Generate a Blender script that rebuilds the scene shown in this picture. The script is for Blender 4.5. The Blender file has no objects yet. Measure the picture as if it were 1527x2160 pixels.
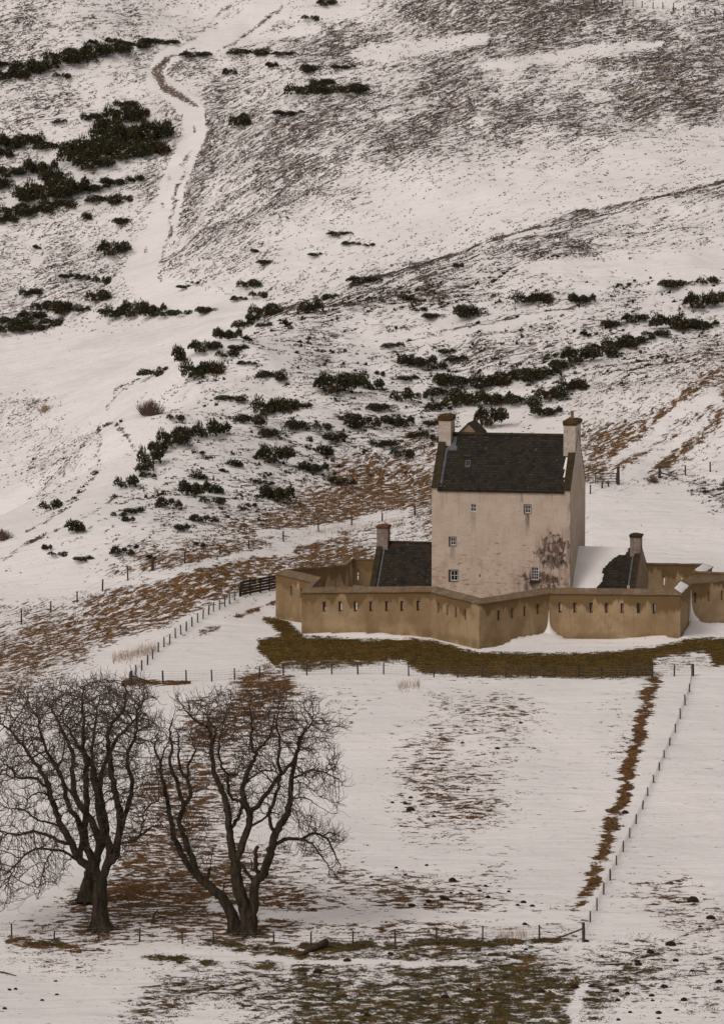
import bpy, math, random
import numpy as np
from mathutils import Vector

# ------------------------------------------------------------------ camera / world / light
SC = bpy.context.scene
COL = SC.collection
F = 10240.0                      # focal length in pixels of the 1527 px wide photograph
CAMZ = 55.0
PITCH = math.radians(5.769)
cam_d = bpy.data.cameras.new("camera")
cam = bpy.data.objects.new("camera", cam_d); COL.objects.link(cam)
cam_d.sensor_fit = 'HORIZONTAL'; cam_d.sensor_width = 36.0
cam_d.lens = 36.0 * F / 1527.0
cam_d.clip_start = 1.0; cam_d.clip_end = 6000
cam.location = (0, 0, CAMZ); cam.rotation_euler = (math.pi / 2 - PITCH, 0, 0)
SC.camera = cam
SUN_EL, SUN_ROT = math.radians(48), math.radians(200)
w = bpy.data.worlds.new("World"); SC.world = w; w.use_nodes = True
nt = w.node_tree; nt.nodes.clear()
sky = nt.nodes.new('ShaderNodeTexSky'); sky.sky_type = 'NISHITA'; sky.sun_disc = False
sky.sun_elevation = SUN_EL; sky.sun_rotation = SUN_ROT; sky.dust_density = 4.0; sky.air_density = 1.0
hs = nt.nodes.new('ShaderNodeHueSaturation'); hs.inputs['Saturation'].default_value = 0.10
tint = nt.nodes.new('ShaderNodeMix'); tint.data_type = 'RGBA'; tint.blend_type = 'MULTIPLY'
tint.inputs[0].default_value = 1.0; tint.inputs[7].default_value = (1.0, 0.895, 0.832, 1)
bg = nt.nodes.new('ShaderNodeBackground'); bg.inputs[1].default_value = 0.115
wo = nt.nodes.new('ShaderNodeOutputWorld')
nt.links.new(sky.outputs[0], hs.inputs['Color']); nt.links.new(hs.outputs[0], tint.inputs[6])
nt.links.new(tint.outputs[2], bg.inputs[0]); nt.links.new(bg.outputs[0], wo.inputs[0])
sun_d = bpy.data.lights.new("sun", 'SUN'); sun_d.energy = 0.8; sun_d.angle = math.radians(18)
sun_d.color = (1.0, 0.93, 0.87)
sun = bpy.data.objects.new("sun", sun_d); COL.objects.link(sun)
# light comes from behind the camera, from the left
sd = Vector((-math.sin(math.radians(42)) * math.cos(SUN_EL), -math.cos(math.radians(42)) * math.cos(SUN_EL), math.sin(SUN_EL)))
sun.rotation_euler = sd.to_track_quat('Z', 'Y').to_euler()
sky.sun_rotation = math.atan2(sd.x, sd.y)
SC.view_settings.view_transform = 'Standard'; SC.view_settings.look = 'None'
SC.view_settings.exposure = -0.22; SC.view_settings.gamma = 1.0

R = np.random.default_rng(7)
random.seed(7)
CP, SP = math.cos(PITCH), math.sin(PITCH)

# ------------------------------------------------------------------ helpers
def ray(px, py):
    """world direction (dY = 1) through a point of the picture"""
    px = np.asarray(px, float); py = np.asarray(py, float)
    r = px - 763.5; u = 1080.0 - py
    y = F * CP + u * SP; z = -F * SP + u * CP
    return r / y, z / y
def at(px, py, D):
    a, b = ray(px, py)
    return (a * D, D + 0 * a, CAMZ + b * D)
def P3(px, py, D):
    x, y, z = at(px, py, D); return Vector((float(x), float(y), float(z)))
def to_px(X, Y, Z):
    dz = Z - CAMZ
    d = Y * CP - dz * SP; u = Y * SP + dz * CP
    return 763.5 + F * X / d, 1080.0 - F * u / d

def _h(ix, iy, s):
    n = (ix.astype(np.int64) * 374761393 + iy.astype(np.int64) * 668265263 + s * 1442695041) & 0x7fffffff
    n = ((n ^ (n >> 13)) * 1274126177) & 0x7fffffff
    n = (n ^ (n >> 16)) & 0xffffff
    return n / float(0xffffff)
def vnoise(x, y, s=0):
    ix = np.floor(x); iy = np.floor(y); fx = x - ix; fy = y - iy
    fx = fx * fx * (3 - 2 * fx); fy = fy * fy * (3 - 2 * fy)
    a = _h(ix, iy, s); b = _h(ix + 1, iy, s); c = _h(ix, iy + 1, s); d = _h(ix + 1, iy + 1, s)
    return (a * (1 - fx) + b * fx) * (1 - fy) + (c * (1 - fx) + d * fx) * fy
def fbm(x, y, s=0, o=4, rough=0.5):
    t = 0; am = 1; tot = 0
    for k in range(o):
        t = t + am * vnoise(x * 2 ** k + 17.3 * k, y * 2 ** k - 9.1 * k, s + k); tot += am; am *= rough
    return t / tot
def sstep(a, b, x):
    t = np.clip((x - a) / (b - a), 0, 1); return t * t * (3 - 2 * t)

def mesh_np(name, V, faces_list, mat=None, smooth=False):
    """faces_list: list of int arrays (n,k)"""
    me = bpy.data.meshes.new(name)
    V = np.asarray(V, np.float32)
    me.vertices.add(len(V)); me.vertices.foreach_set('co', V.ravel())
    tot = sum(f.shape[0] for f in faces_list)
    loops = np.concatenate([f.ravel() for f in faces_list]).astype(np.int32)
    cnt = np.concatenate([np.full(f.shape[0], f.shape[1], np.int32) for f in faces_list])
    st = np.concatenate([[0], np.cumsum(cnt)[:-1]]).astype(np.int32)
    me.loops.add(len(loops)); me.loops.foreach_set('vertex_index', loops)
    me.polygons.add(tot); me.polygons.foreach_set('loop_start', st); me.polygons.foreach_set('loop_total', cnt)
    if smooth: me.polygons.foreach_set('use_smooth', np.ones(tot, bool))
    me.update(calc_edges=True); me.validate()
    if mat: me.materials.append(mat)
    return me
def link(name, me, parent=None, loc=None):
    o = bpy.data.objects.new(name, me); COL.objects.link(o)
    if parent: o.parent = parent
    if loc is not None: o.location = loc
    return o
def tag(o, label=None, cat=None, group=None, kind=None):
    if label: o['label'] = label
    if cat: o['category'] = cat
    if group: o['group'] = group
    if kind: o['kind'] = kind
    return o
def empty(name, loc=(0, 0, 0), rz=0, label=None, cat=None, group=None):
    o = bpy.data.objects.new(name, None); COL.objects.link(o); o.location = loc; o.rotation_euler = (0, 0, rz)
    o.empty_display_size = 0.3
    return tag(o, label, cat, group)

class MB:
    """collects polygons for one mesh"""
    def __init__(s): s.v = []; s.f = []
    def poly(s, pts):
        b = len(s.v); s.v += [tuple(p) for p in pts]; s.f.append(tuple(range(b, b + len(pts))))
    def hexa(s, p):      # 8 points: bottom ring 4, top ring 4
        b = len(s.v); s.v += [tuple(q) for q in p]
        for f in ((3, 2, 1, 0), (4, 5, 6, 7), (0, 1, 5, 4), (1, 2, 6, 5), (2, 3, 7, 6), (3, 0, 4, 7)):
            s.f.append(tuple(b + i for i in f))
    def box(s, x0, x1, y0, y1, z0, z1, tx=0, ty=0):
        s.hexa([(x0, y0, z0), (x1, y0, z0), (x1, y1, z0), (x0, y1, z0),
                (x0 + tx, y0 + ty, z1), (x1 - tx, y0 + ty, z1), (x1 - tx, y1 - ty, z1), (x0 + tx, y1 - ty, z1)])
    def prism(s, prof, d):     # prof: points of one end, d: extrusion vector
        b = len(s.v); n = len(prof)
        s.v += [tuple(p) for p in prof] + [tuple(Vector(p) + Vector(d)) for p in prof]
        s.f.append(tuple(range(b + n - 1, b - 1, -1))); s.f.append(tuple(range(b + n, b + 2 * n)))
        for i in range(n):
            j = (i + 1) % n; s.f.append((b + i, b + j, b + n + j, b + n + i))
    def tube(s, pts, rad, n=8, cap=True):
        pts = [Vector(p) for p in pts]
        if not hasattr(rad, '__len__'): rad = [rad] * len(pts)
        b = len(s.v); prev = None
        for i, p in enumerate(pts):
            t = (pts[min(i + 1, len(pts) - 1)] - pts[max(i - 1, 0)]).normalized()
            ref = Vector((0, 0, 1)) if abs(t.z) < .9 else Vector((1, 0, 0))
            u = t.cross(ref).normalized(); v = t.cross(u)
            for k in range(n):
                a = 2 * math.pi * k / n
                s.v.append(tuple(p + (u * math.cos(a) + v * math.sin(a)) * rad[i]))
        for i in range(len(pts) - 1):
            for k in range(n):
                k2 = (k + 1) % n
                s.f.append((b + i * n + k, b + (i + 1) * n + k, b + (i + 1) * n + k2, b + i * n + k2))
        if cap:
            s.f.append(tuple(b + k for k in range(n))); e = b + (len(pts) - 1) * n
            s.f.append(tuple(e + n - 1 - k for k in range(n)))
    def build(s, name, mat, parent=None, smooth=False, loc=None, bevel=0):
        me = bpy.data.meshes.new(name); me.from_pydata(s.v, [], s.f); me.update()
        me.materials.append(mat)
        import bmesh
        bm = bmesh.new(); bm.from_mesh(me); bmesh.ops.recalc_face_normals(bm, faces=bm.faces); bm.to_mesh(me); bm.free()
        if smooth: me.polygons.foreach_set('use_smooth', np.ones(len(me.polygons), bool))
        o = link(name, me, parent, loc)
        if bevel:
            m = o.modifiers.new('bevel', 'BEVEL'); m.width = bevel; m.segments = 2; m.limit_method = 'ANGLE'
        return o

# ------------------------------------------------------------------ materials
class NT:
    def __init__(s, name):
        s.m = bpy.data.materials.new(name); s.m.use_nodes = True; s.t = s.m.node_tree; s.t.nodes.clear()
        s.out = s.n('ShaderNodeOutputMaterial'); s.b = s.n('ShaderNodeBsdfPrincipled')
        s.t.links.new(s.b.outputs[0], s.out.inputs[0]); s.b.inputs['Roughness'].default_value = 0.9
        s.b.inputs['Specular IOR Level'].default_value = 0.2
    def n(s, k): return s.t.nodes.new(k)
    def set(s, inp, v):
        if isinstance(v, bpy.types.NodeSocket): s.t.links.new(v, inp)
        elif v is not None:
            if isinstance(v, (tuple, list)) and len(v) == 3 and inp.type == 'RGBA': v = (*v, 1)
            inp.default_value = v
    def obj(s): return s.n('ShaderNodeTexCoord').outputs['Object']
    def pos(s): return s.n('ShaderNodeNewGeometry').outputs['Position']
    def map(s, vec, sc=(1, 1, 1), loc=(0, 0, 0), rot=(0, 0, 0)):
        m = s.n('ShaderNodeMapping'); s.set(m.inputs[0], vec); m.inputs['Scale'].default_value = sc
        m.inputs['Location'].default_value = loc; m.inputs['Rotation'].default_value = rot; return m.outputs[0]
    def noise(s, vec, scale, det=4, rough=.5, dist=0, col=False):
        m = s.n('ShaderNodeTexNoise'); s.set(m.inputs['Vector'], vec); m.inputs['Scale'].default_value = scale
        m.inputs['Detail'].default_value = det; m.inputs['Roughness'].default_value = rough; m.inputs['Distortion'].default_value = dist
        return m.outputs['Color' if col else 'Fac']
    def math(s, op, a, b=None, c=None, clamp=False):
        m = s.n('ShaderNodeMath'); m.operation = op; m.use_clamp = clamp
        s.set(m.inputs[0], a); s.set(m.inputs[1], b)
        if c is not None: s.set(m.inputs[2], c)
        return m.outputs[0]
    def ramp(s, f, a, b, lo=0.0, hi=1.0, smooth=True):
        m = s.n('ShaderNodeMapRange'); m.interpolation_type = 'SMOOTHSTEP' if smooth else 'LINEAR'
        s.set(m.inputs[0], f); s.set(m.inputs[1], a); s.set(m.inputs[2], b); s.set(m.inputs[3], lo); s.set(m.inputs[4], hi)
        return m.outputs[0]
    def mix(s, f, a, b, mode='MIX'):
        m = s.n('ShaderNodeMix'); m.data_type = 'RGBA'; m.blend_type = mode
        s.set(m.inputs[0], f); s.set(m.inputs[6], a); s.set(m.inputs[7], b); return m.outputs[2]
    def attr(s, name):
        m = s.n('ShaderNodeAttribute'); m.attribute_name = name; return m.outputs['Fac']
    def sep(s, vec):
        m = s.n('ShaderNodeSeparateXYZ'); s.set(m.inputs[0], vec); return m.outputs
    def bump(s, h, dist=.05, strength=1.0):
        m = s.n('ShaderNodeBump'); s.set(m.inputs['Height'], h); m.inputs['Distance'].default_value = dist
        m.inputs['Strength'].default_value = strength; s.t.links.new(m.outputs[0], s.b.inputs['Normal'])
    def color(s, c): s.set(s.b.inputs['Base Color'], c)
    def rough(s, v): s.set(s.b.inputs['Roughness'], v)
M = {}
SNOW = (0.80, 0.79, 0.79)

def simple(name, c1, c2, scale=8, rough=.9, bump=.01, metallic=0, c3=None):
    t = NT(name); o = t.obj()
    n = t.noise(o, scale, 5, .6); c = t.mix(t.ramp(n, .35, .65), c1, c2)
    if c3: c = t.mix(t.ramp(t.noise(o, scale * 3.7, 4, .7), .52, .66), c, c3)
    t.color(c); t.rough(rough); t.b.inputs['Metallic'].default_value = metallic
    if bump: t.bump(t.noise(o, scale * 3, 5, .7), bump)
    M[name] = t.m; return t.m

# --- ground: snow with plants breaking through, density painted per vertex as real cover
def ground_mat():
    t = NT('snowy_ground'); p = t.pos()
    flat = t.map(p, (1, 1, 1))
    snow_var = t.noise(flat, .09, 3, .5)
    snow = t.mix(t.ramp(snow_var, .35, .65), (.80, .785, .785), (.745, .73, .73))
    def cover(att, noise_sock, k=1.0, soft=.05, hi=.70, sl=.38):
        d = t.attr(att)
        th = t.math('MULTIPLY_ADD', d, -sl * k, hi)
        return t.ramp(noise_sock, t.math('SUBTRACT', th, soft), t.math('ADD', th, soft))
    tang = t.map(t.map(p, rot=(0, 0, -.45)), (.5, 1.45, 1))
    nh = t.noise(tang, 1.25, 6, .7, .9)
    nh2 = t.noise(t.map(t.map(p, rot=(0, 0, -.7)), (.5, 1.4, 1)), 3.2, 5, .65, .3)
    heath = cover('heather', t.math('MULTIPLY_ADD', nh, .7, t.math('MULTIPLY', nh2, .3)), 1.0, .035, .67, .34)
    hc = t.mix(t.ramp(t.noise(p, 2.2, 4, .6), .38, .62), (.052, .045, .041), (.145, .12, .105))
    hc = t.mix(t.ramp(t.noise(p, .35, 2, .5), .45, .7), hc, (.19, .145, .10))
    nb_a = t.noise(t.map(p, (.7, 1.1, 1)), 1.5, 5, .62, .4); nb_b = t.noise(t.map(t.map(p, rot=(0, 0, -1.0)), (.5, 1.5, 1)), 1.7, 6, .66, .5)
    wy = t.ramp(t.sep(p)[1], 366, 380)
    nb = t.math('ADD', t.math('MULTIPLY', nb_a, t.math('SUBTRACT', 1.0, wy)), t.math('MULTIPLY', nb_b, wy))
    nb2 = t.noise(p, 5.5, 4, .65)
    brown = cover('brown', t.math('MULTIPLY_ADD', nb, .8, t.math('MULTIPLY', nb2, .2)), 1.0, .03, .66, .32)
    bc = t.mix(t.ramp(t.noise(p, 3.4, 4, .65), .36, .64), t.mix(wy, (.055, .028, .010), (.075, .040, .016)), t.mix(wy, (.175, .088, .030), (.23, .125, .05)))
    bc = t.mix(t.ramp(t.noise(p, .5, 3, .5), .55, .72), bc, (.07, .05, .02))
    ntf = t.noise(t.map(p, (.8, .9, 1)), 1.35, 7, .74, .4)
    turf = cover('turf', ntf, 1.05, .04)
    tc = t.mix(t.ramp(t.noise(p, 1.6, 5, .65), .36, .64), t.mix(t.ramp(t.sep(p)[1], 300, 350), (.024, .022, .008), (.046, .031, .006)), t.mix(t.ramp(t.sep(p)[1], 300, 350), (.085, .068, .022), (.135, .080, .013)))
    tc = t.mix(t.ramp(t.noise(p, .45, 3, .6), .5, .68), tc, (.12, .065, .018))
    dirt = cover('dirt', t.noise(p, 2.5, 5, .6), 1.0, .06)
    dc = t.mix(t.noise(p, 4, 3, .5), (.085, .06, .045), (.19, .14, .115))
    c = t.mix(dirt, snow, dc); c = t.mix(heath, c, hc); c = t.mix(brown, c, bc); c = t.mix(turf, c, tc)
    t.color(c)
    cov = t.math('MAXIMUM', t.math('MAXIMUM', heath, brown), turf)
    h = t.math('MULTIPLY_ADD', cov, .55, t.math('MULTIPLY', t.math('ADD', t.noise(p, .9, 5, .5), t.math('MULTIPLY', t.noise(t.map(p, (.12, .55, 1)), 1.0, 4, .5, .5), 2.6)), .9))
    t.bump(t.math('ADD', h, t.math('MULTIPLY', nb2, t.math('MULTIPLY', cov, .5))), .16, .8)
    t.rough(t.mix(cov, (.75, .75, .75), (.95, .95, .95)))
    M['ground'] = t.m
ground_mat()

def snow_mat():
    t = NT('snow'); p = t.pos()
    t.color(t.mix(t.ramp(t.noise(p, .5, 4, .5), .35, .65), (.80, .785, .785), (.745, .73, .73))); t.rough(.75)
    t.bump(t.noise(p, 1.6, 5, .55), .12, .7); M['snow'] = t.m
snow_mat()

def tower_mat():
    t = NT('harled_wall'); o = t.obj(); s = t.sep(o)
    x, z = s[0], s[2]
    c = t.mix(t.ramp(t.noise(o, .7, 5, .6), .35, .65), (.535, .45, .375), (.465, .38, .305))
    # rubble courses showing through the thin harling: short horizontal dark dashes, more towards the foot
    dash = t.noise(t.map(o, (.9, .9, 3.2)), 1.7, 6, .68, .6)
    low = t.ramp(z, 2.5, 8.6, 1.0, 0.0, False)
    dth = t.math('MULTIPLY_ADD', low, -.085, .635)
    dm = t.ramp(dash, dth, t.math('ADD', dth, .045))
    c = t.mix(t.math('MULTIPLY', dm, .7), c, (.135, .085, .06))
    pink = t.ramp(t.noise(t.map(o, (1, 1, 1.6)), .8, 5, .6), .5, .64)
    c = t.mix(t.math('MULTIPLY', pink, t.math('MULTIPLY', low, .5)), c, (.36, .22, .19))
    # damp stain round the lower right corner
    def blob(cx, cz, rx, rz):
        a = t.math('DIVIDE', t.math('SUBTRACT', x, cx), rx); b = t.math('DIVIDE', t.math('SUBTRACT', z, cz), rz)
        return t.ramp(t.math('ADD', t.math('MULTIPLY', a, a), t.math('MULTIPLY', b, b)), 0.0, 1.0, 1.0, 0.0)
    reg = t.math('MAXIMUM', blob(4.5, 6.0, 2.5, 2.7), t.math('MULTIPLY', blob(3.4, 3.3, 3.4, 2.0), .95))
    front = t.math('LESS_THAN', s[1], .3)
    reg = t.math('MULTIPLY', reg, front)
    sn = t.noise(t.map(o, (1.1, 1, .75)), 1.9, 8, .72, .5)
    th = t.math('MULTIPLY_ADD', reg, -.37, .765)
    sm = t.math('MULTIPLY', t.ramp(sn, th, t.math('ADD', th, .12)), t.ramp(t.noise(t.map(o, (1, 1, .7)), 4.5, 5, .7), .36, .50, .72, 1.0))
    c = t.mix(t.math('MULTIPLY', sm, .97), c, t.mix(t.ramp(t.noise(o, 1.3, 4, .6), .4, .6), (.008, .007, .006), (.06, .022, .018)))
    wash = t.ramp(t.noise(t.map(o, (2.5, 1, .35)), 1.2, 4, .6), .42, .64)
    c = t.mix(t.math('MULTIPLY', t.math('MULTIPLY', wash, reg), .8), c, (.15, .10, .08))
    # runs below the four larger windows
    for (wx, wz, L, hw, k) in ((2.22, 9.22, 2.4, .20, .9), (-2.28, 9.22, 2.7, .24, .38), (-4.03, 6.35, 1.6, .24, .5), (-3.95, 3.4, 1.2, .3, .45), (2.85, 3.66, 1.3, .40, 1.0)):
        a = t.ramp(t.math('ABSOLUTE', t.math('SUBTRACT', x, wx)), hw * .5, hw * 1.15, 1, 0)
        b = t.math('MULTIPLY', t.ramp(z, wz - L, wz, 0, 1), t.math('LESS_THAN', z, wz))
        st = t.ramp(t.noise(t.map(o, (5, 1, .6)), 1.4, 4, .6), .3, .55)
        c = t.mix(t.math('MULTIPLY', t.math('MULTIPLY', t.math('MULTIPLY', a, b), st), k), c, (.075, .06, .035))
    vs = t.ramp(t.noise(t.map(o, (2.2, 2.2, .22)), 1.6, 4, .6), .55, .72)
    c = t.mix(t.math('MULTIPLY', vs, .42), c, (.25, .19, .15))
    ev = t.math('MULTIPLY', t.ramp(z, 9.3, 11.0, 0, 1), t.ramp(t.noise(t.map(o, (3.2, 3.2, .18)), 1.5, 4, .65), .52, .66))
    c = t.mix(t.math('MULTIPLY', ev, .5), c, (.17, .13, .10))
    edge = t.math('MULTIPLY', t.math('MULTIPLY', t.ramp(x, 5.35, 5.75, 0, 1), t.math('LESS_THAN', s[1], .25)), t.ramp(t.noise(t.map(o, (2, 1, .5)), 1.3, 4, .6), .4, .6))
    c = t.mix(t.math('MULTIPLY', edge, .6), c, (.12, .085, .065))
    gn = t.noise(o, 9, 3, .7)
    c = t.mix(t.ramp(gn, .35, .7, 0, .22), c, (.29, .22, .17))
    t.color(c); t.rough(.93)
    t.bump(t.math('ADD', t.math('MULTIPLY', t.noise(o, 5, 6, .7), .6), t.math('MULTIPLY', dash, -.7)), .06)
    M['harl'] = t.m
tower_mat()

def curtain_mat():
    t = NT('ochre_wall'); o = t.obj(); s = t.sep(t.pos())
    z = s[2]; p = t.pos()
    c = t.mix(t.ramp(t.noise(p, .55, 5, .6), .38, .62), (.385, .285, .172), (.28, .20, .115))
    # damp coming down from the coping in tongues
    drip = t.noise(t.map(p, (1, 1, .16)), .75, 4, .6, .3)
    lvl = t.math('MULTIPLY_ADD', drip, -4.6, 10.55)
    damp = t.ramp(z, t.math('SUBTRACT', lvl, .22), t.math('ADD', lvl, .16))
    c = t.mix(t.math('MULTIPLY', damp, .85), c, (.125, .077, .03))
    d2 = t.ramp(t.noise(t.map(p, (1, 1, .5)), .33, 3, .5), .50, .60)
    c = t.mix(t.math('MULTIPLY', d2, .45), c, (.17, .108, .048))
    foot = t.math('MULTIPLY', t.ramp(z, 5.5, 6.3, 1, 0), t.ramp(t.noise(p, 1.2, 4, .6), .3, .6))
    c = t.mix(t.math('MULTIPLY', foot, .6), c, (.12, .085, .03))
    c = t.mix(t.ramp(t.noise(t.map(p, (3, 3, .3)), 1.3, 3, .6), .56, .7, 0, .35), c, (.19, .12, .055))
    c = t.mix(t.ramp(t.noise(p, 8, 4, .7), .4, .7, 0, .25), c, (.2, .135, .07))
    t.color(c); t.rough(.95); t.bump(t.noise(p, 6, 5, .7), .03)
    M['ochre'] = t.m
curtain_mat()

def coping_mat():
    t = NT('coping_slab'); o = t.obj(); p = t.pos()
    v = t.n('ShaderNodeTexVoronoi'); t.set(v.inputs['Vector'], t.map(p, (1.0, 1.0, 0.01))); v.inputs['Scale'].default_value = .9
    c = t.mix(t.sep(v.outputs['Color'])[0], (.20, .135, .075), (.135, .095, .06))
    c = t.mix(t.ramp(t.noise(p, 1.3, 4, .6), .5, .66), c, (.19, .17, .13))
    c = t.mix(t.ramp(t.noise(p, 5, 4, .65), .5, .66, 0, .6), c, (.075, .055, .03))
    t.color(c); t.rough(.95); t.bump(t.noise(p, 6, 5, .7), .03); M['coping'] = t.m
coping_mat()

def slate_mat(name, moss, snowy=0):
    t = NT(name); o = t.obj()
    m = t.map(o, (1, 1, 1))
    s = t.sep(m)
    br = t.n('ShaderNodeTexBrick'); cmb = t.n('ShaderNodeCombineXYZ')
    t.set(cmb.inputs[0], s[0]); t.set(cmb.inputs[1], s[2]); t.set(br.inputs['Vector'], cmb.outputs[0])
    br.inputs['Scale'].default_value = 1.0; br.inputs['Brick Width'].default_value = .34; br.inputs['Row Height'].default_value = .2
    br.inputs['Mortar Size'].default_value = .022; br.inputs['Mortar Smooth'].default_value = .3; br.inputs['Bias'].default_value = 0
    br.inputs['Color1'].default_value = (.011, .010, .009, 1); br.inputs['Color2'].default_value = (.042, .034, .026, 1)
    br.inputs['Mortar'].default_value = (.006, .006, .006, 1)
    c = br.outputs['Color']
    c = t.mix(t.ramp(t.noise(o, .9, 5, .65), .42, .64, 0, .65), c, moss)
    c = t.mix(t.ramp(t.noise(o, 6.5, 4, .7), .62, .70), c, (.07, .06, .032))
    c = t.mix(t.ramp(t.noise(o, 3.6, 3, .6), .70, .74), c, (.2, .19, .13))
    if snowy:
        # wet snow lying on the tower side of the roof, ragged along its melting edge
        n = t.noise(t.map(o, (.9, 1, .8)), .8, 6, .62, .5)
        slope = t.math('MULTIPLY_ADD', s[2], -.55, t.math('MULTIPLY', s[0], 1.0))
        e = t.math('MULTIPLY_ADD', t.math('SUBTRACT', n, .5), 2.6, slope)
        sm = t.ramp(e, -2.05, -1.93, 1, 0)
        c = t.mix(sm, c, (.80, .785, .785))
    t.color(c); t.rough(.8)
    t.bump(t.math('ADD', br.outputs['Fac'], t.noise(o, 5, 4, .6)), .04, .7); M[name] = t.m
slate_mat('slate_tower', (.026, .023, .012))
slate_mat('slate_pavilion', (.040, .026, .015))
slate_mat('slate_snowy', (.038, .028, .016), 0)
simple('stone_cap', (.045, .028, .012), (.10, .055, .018), 3, .95, .05, 0, (.045, .05, .015))
simple('cap_reddish', (.10, .05, .03), (.15, .07, .04), 3, .95, .05, 0, (.05, .04, .02))
simple('chimney_harl', (.50, .44, .40), (.40, .33, .29), 1.6, .93, .03, 0, (.28, .23, .19))
simple('chimney_grey', (.16, .13, .11), (.25, .19, .16), 1.8, .93, .03, 0, (.36, .32, .29))
simple('gable_harl', (.30, .22, .17), (.23, .165, .12), 1.4, .93, .03, 0, (.18, .125, .09))
simple('skew_stone', (.022, .017, .012), (.052, .034, .018), 2.5, .95, .03, 0, (.05, .055, .02))
simple('lead', (.075, .082, .095), (.12, .125, .14), 2.5, .6, .01)
simple('pot', (.24, .15, .07), (.17, .10, .05), 5, .85, .01)
simple('window_stone', (.20, .155, .125), (.13, .10, .08), 4, .9, .01)
simple('white_paint', (.58, .57, .56), (.48, .47, .46), 6, .6, 0)
t = NT('glass'); t.color((.012, .014, .02)); t.rough(.12); t.b.inputs['Specular IOR Level'].default_value = .6; M['glass'] = t.m
simple('post', (.032, .028, .024), (.065, .056, .046), 6, .95, .01, 0, (.09, .08, .07))
simple('dark_board', (.030, .022, .015), (.055, .04, .026), 4, .95, .01)
simple('wire', (.15, .14, .135), (.2, .19, .185), 3, .6, 0)
simple('sign_yellow', (.55, .25, .02), (.45, .2, .02), 3, .6, 0)
simple('soil', (.018, .012, .009), (.042, .028, .018), 6, .98, .05)
simple('dead_wood', (.035, .027, .02), (.08, .06, .045), 6, .95, .02)
def bark_mat():
    t = NT('bark'); o = t.obj()
    c = t.mix(t.ramp(t.noise(t.map(o, (3, 3, .8)), 1.6, 6, .7), .38, .62), (.018, .013, .009), (.058, .043, .030))
    c = t.mix(t.ramp(t.noise(o, .8, 4, .6), .5, .66, 0, .7), c, (.040, .042, .018))
    t.color(c); t.rough(.95); t.bump(t.noise(t.map(o, (4, 4, .9)), 2, 6, .75), .09); M['bark'] = t.m
bark_mat()
simple('twig', (.050, .037, .029), (.10, .073, .056), 1.2, .95, 0)
def leafmat(name, a, b, c3):
    t = NT(name); o = t.obj(); g = t.n('ShaderNodeNewGeometry').outputs['Random Per Island']
    c = t.mix(g, a, b); c = t.mix(t.ramp(t.noise(o, .9, 3, .5), .5, .68), c, c3); t.color(c); t.rough(.85); M[name] = t.m
leafmat('gorse', (.010, .011, .006), (.058, .055, .022), (.060, .038, .014))
leafmat('gorse_snow', (.62, .61, .61), (.78, .77, .77), (.7, .7, .7))
leafmat('brown_grass', (.065, .032, .011), (.22, .115, .042), (.12, .06, .018))
leafmat('heather', (.045, .038, .035), (.14, .115, .10), (.18, .135, .09))
leafmat('turf', (.030, .024, .006), (.110, .074, .016), (.12, .066, .014))
leafmat('dry_reed', (.30, .21, .14), (.42, .32, .24), (.34, .25, .18))
leafmat('bare_shrub', (.09, .055, .048), (.16, .10, .085), (.12, .08, .07))

# ------------------------------------------------------------------ terrain
def cp(px, py, D):
    x, y, z = at(px, py, D); return (float(x), float(y), float(z))
CPTS = []
COLS = {
 -420: [(2160,268),(1970,290),(1700,328),(1500,362),(1330,398),(1270,412),(1265,470),(1000,540),(760,612),(500,645),(160,684),(0,704),(-150,725)],
 -100: [(2160,268),(1970,290),(1700,327),(1480,366),(1290,401),(1215,416),(1215,462),(1000,530),(720,612),(480,644),(160,682),(0,702),(-150,723)],
 120: [(2160,268),(1970,290),(1700,326),(1450,369),(1250,403),(1090,425),(1090,490),(960,540),(700,610),(480,642),(160,681),(0,701),(-150,722)],
 260: [(2160,268),(1970,290),(1700,325),(1440,369),(1225,405),(1020,437),(850,462),(840,545),(690,603),(480,638),(160,680),(0,702),(-150,722)],
 400: [(2160,268),(1970,290),(1700,325),(1425,370),(1200,407),(1000,441),(860,466),(745,490),(742,560),(650,598),(480,630),(300,656),(150,680),(0,704),(-150,724)],
 600: [(2160,268),(1970,290),(1700,325),(1430,368),(1000,446),(820,480),(655,512),(652,575),(450,616),(250,652),(0,703),(-150,724)],
 763: [(2160,268),(1970,290),(1700,325),(1430,367.5),(1150,427),(1000,452),(800,490),(602,530),(600,572),(450,610),(250,650),(0,700),(-150,722)],
 950: [(2160,268),(1970,290),(1700,325),(1430,367.5),(1100,436),(900,470),(720,502),(545,540),(543,575),(380,612),(200,652),(0,694),(-150,716)],
 1150: [(2160,268),(1970,290),(1700,325),(1432,367.5),(1080,437),(880,470),(700,505),(480,550),(478,580),(300,620),(0,690),(-150,712)],
 1350: [(2160,268),(1970,290),(1700,325),(1430,367.5),(1150,426),(1060,440),(1015,448),(800,478),(650,510),(430,555),(428,584),(250,630),(0,685),(-150,708)],
 1600: [(2160,268),(1970,290),(1700,325),(1425,368),(1170,424),(1060,440),(1010,450),(800,477),(600,516),(380,562),(378,588),(200,640),(0,680),(-150,704)],
 2000: [(2160,268),(1970,290),(1700,325),(1415,368),(1170,422),(1000,450),(800,478),(560,520),(330,570),(328,592),(160,650),(0,680),(-150,704)],
}
for c, l in COLS.items():
    for (py, D) in l: CPTS.append(cp(c, py, D))
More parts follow.
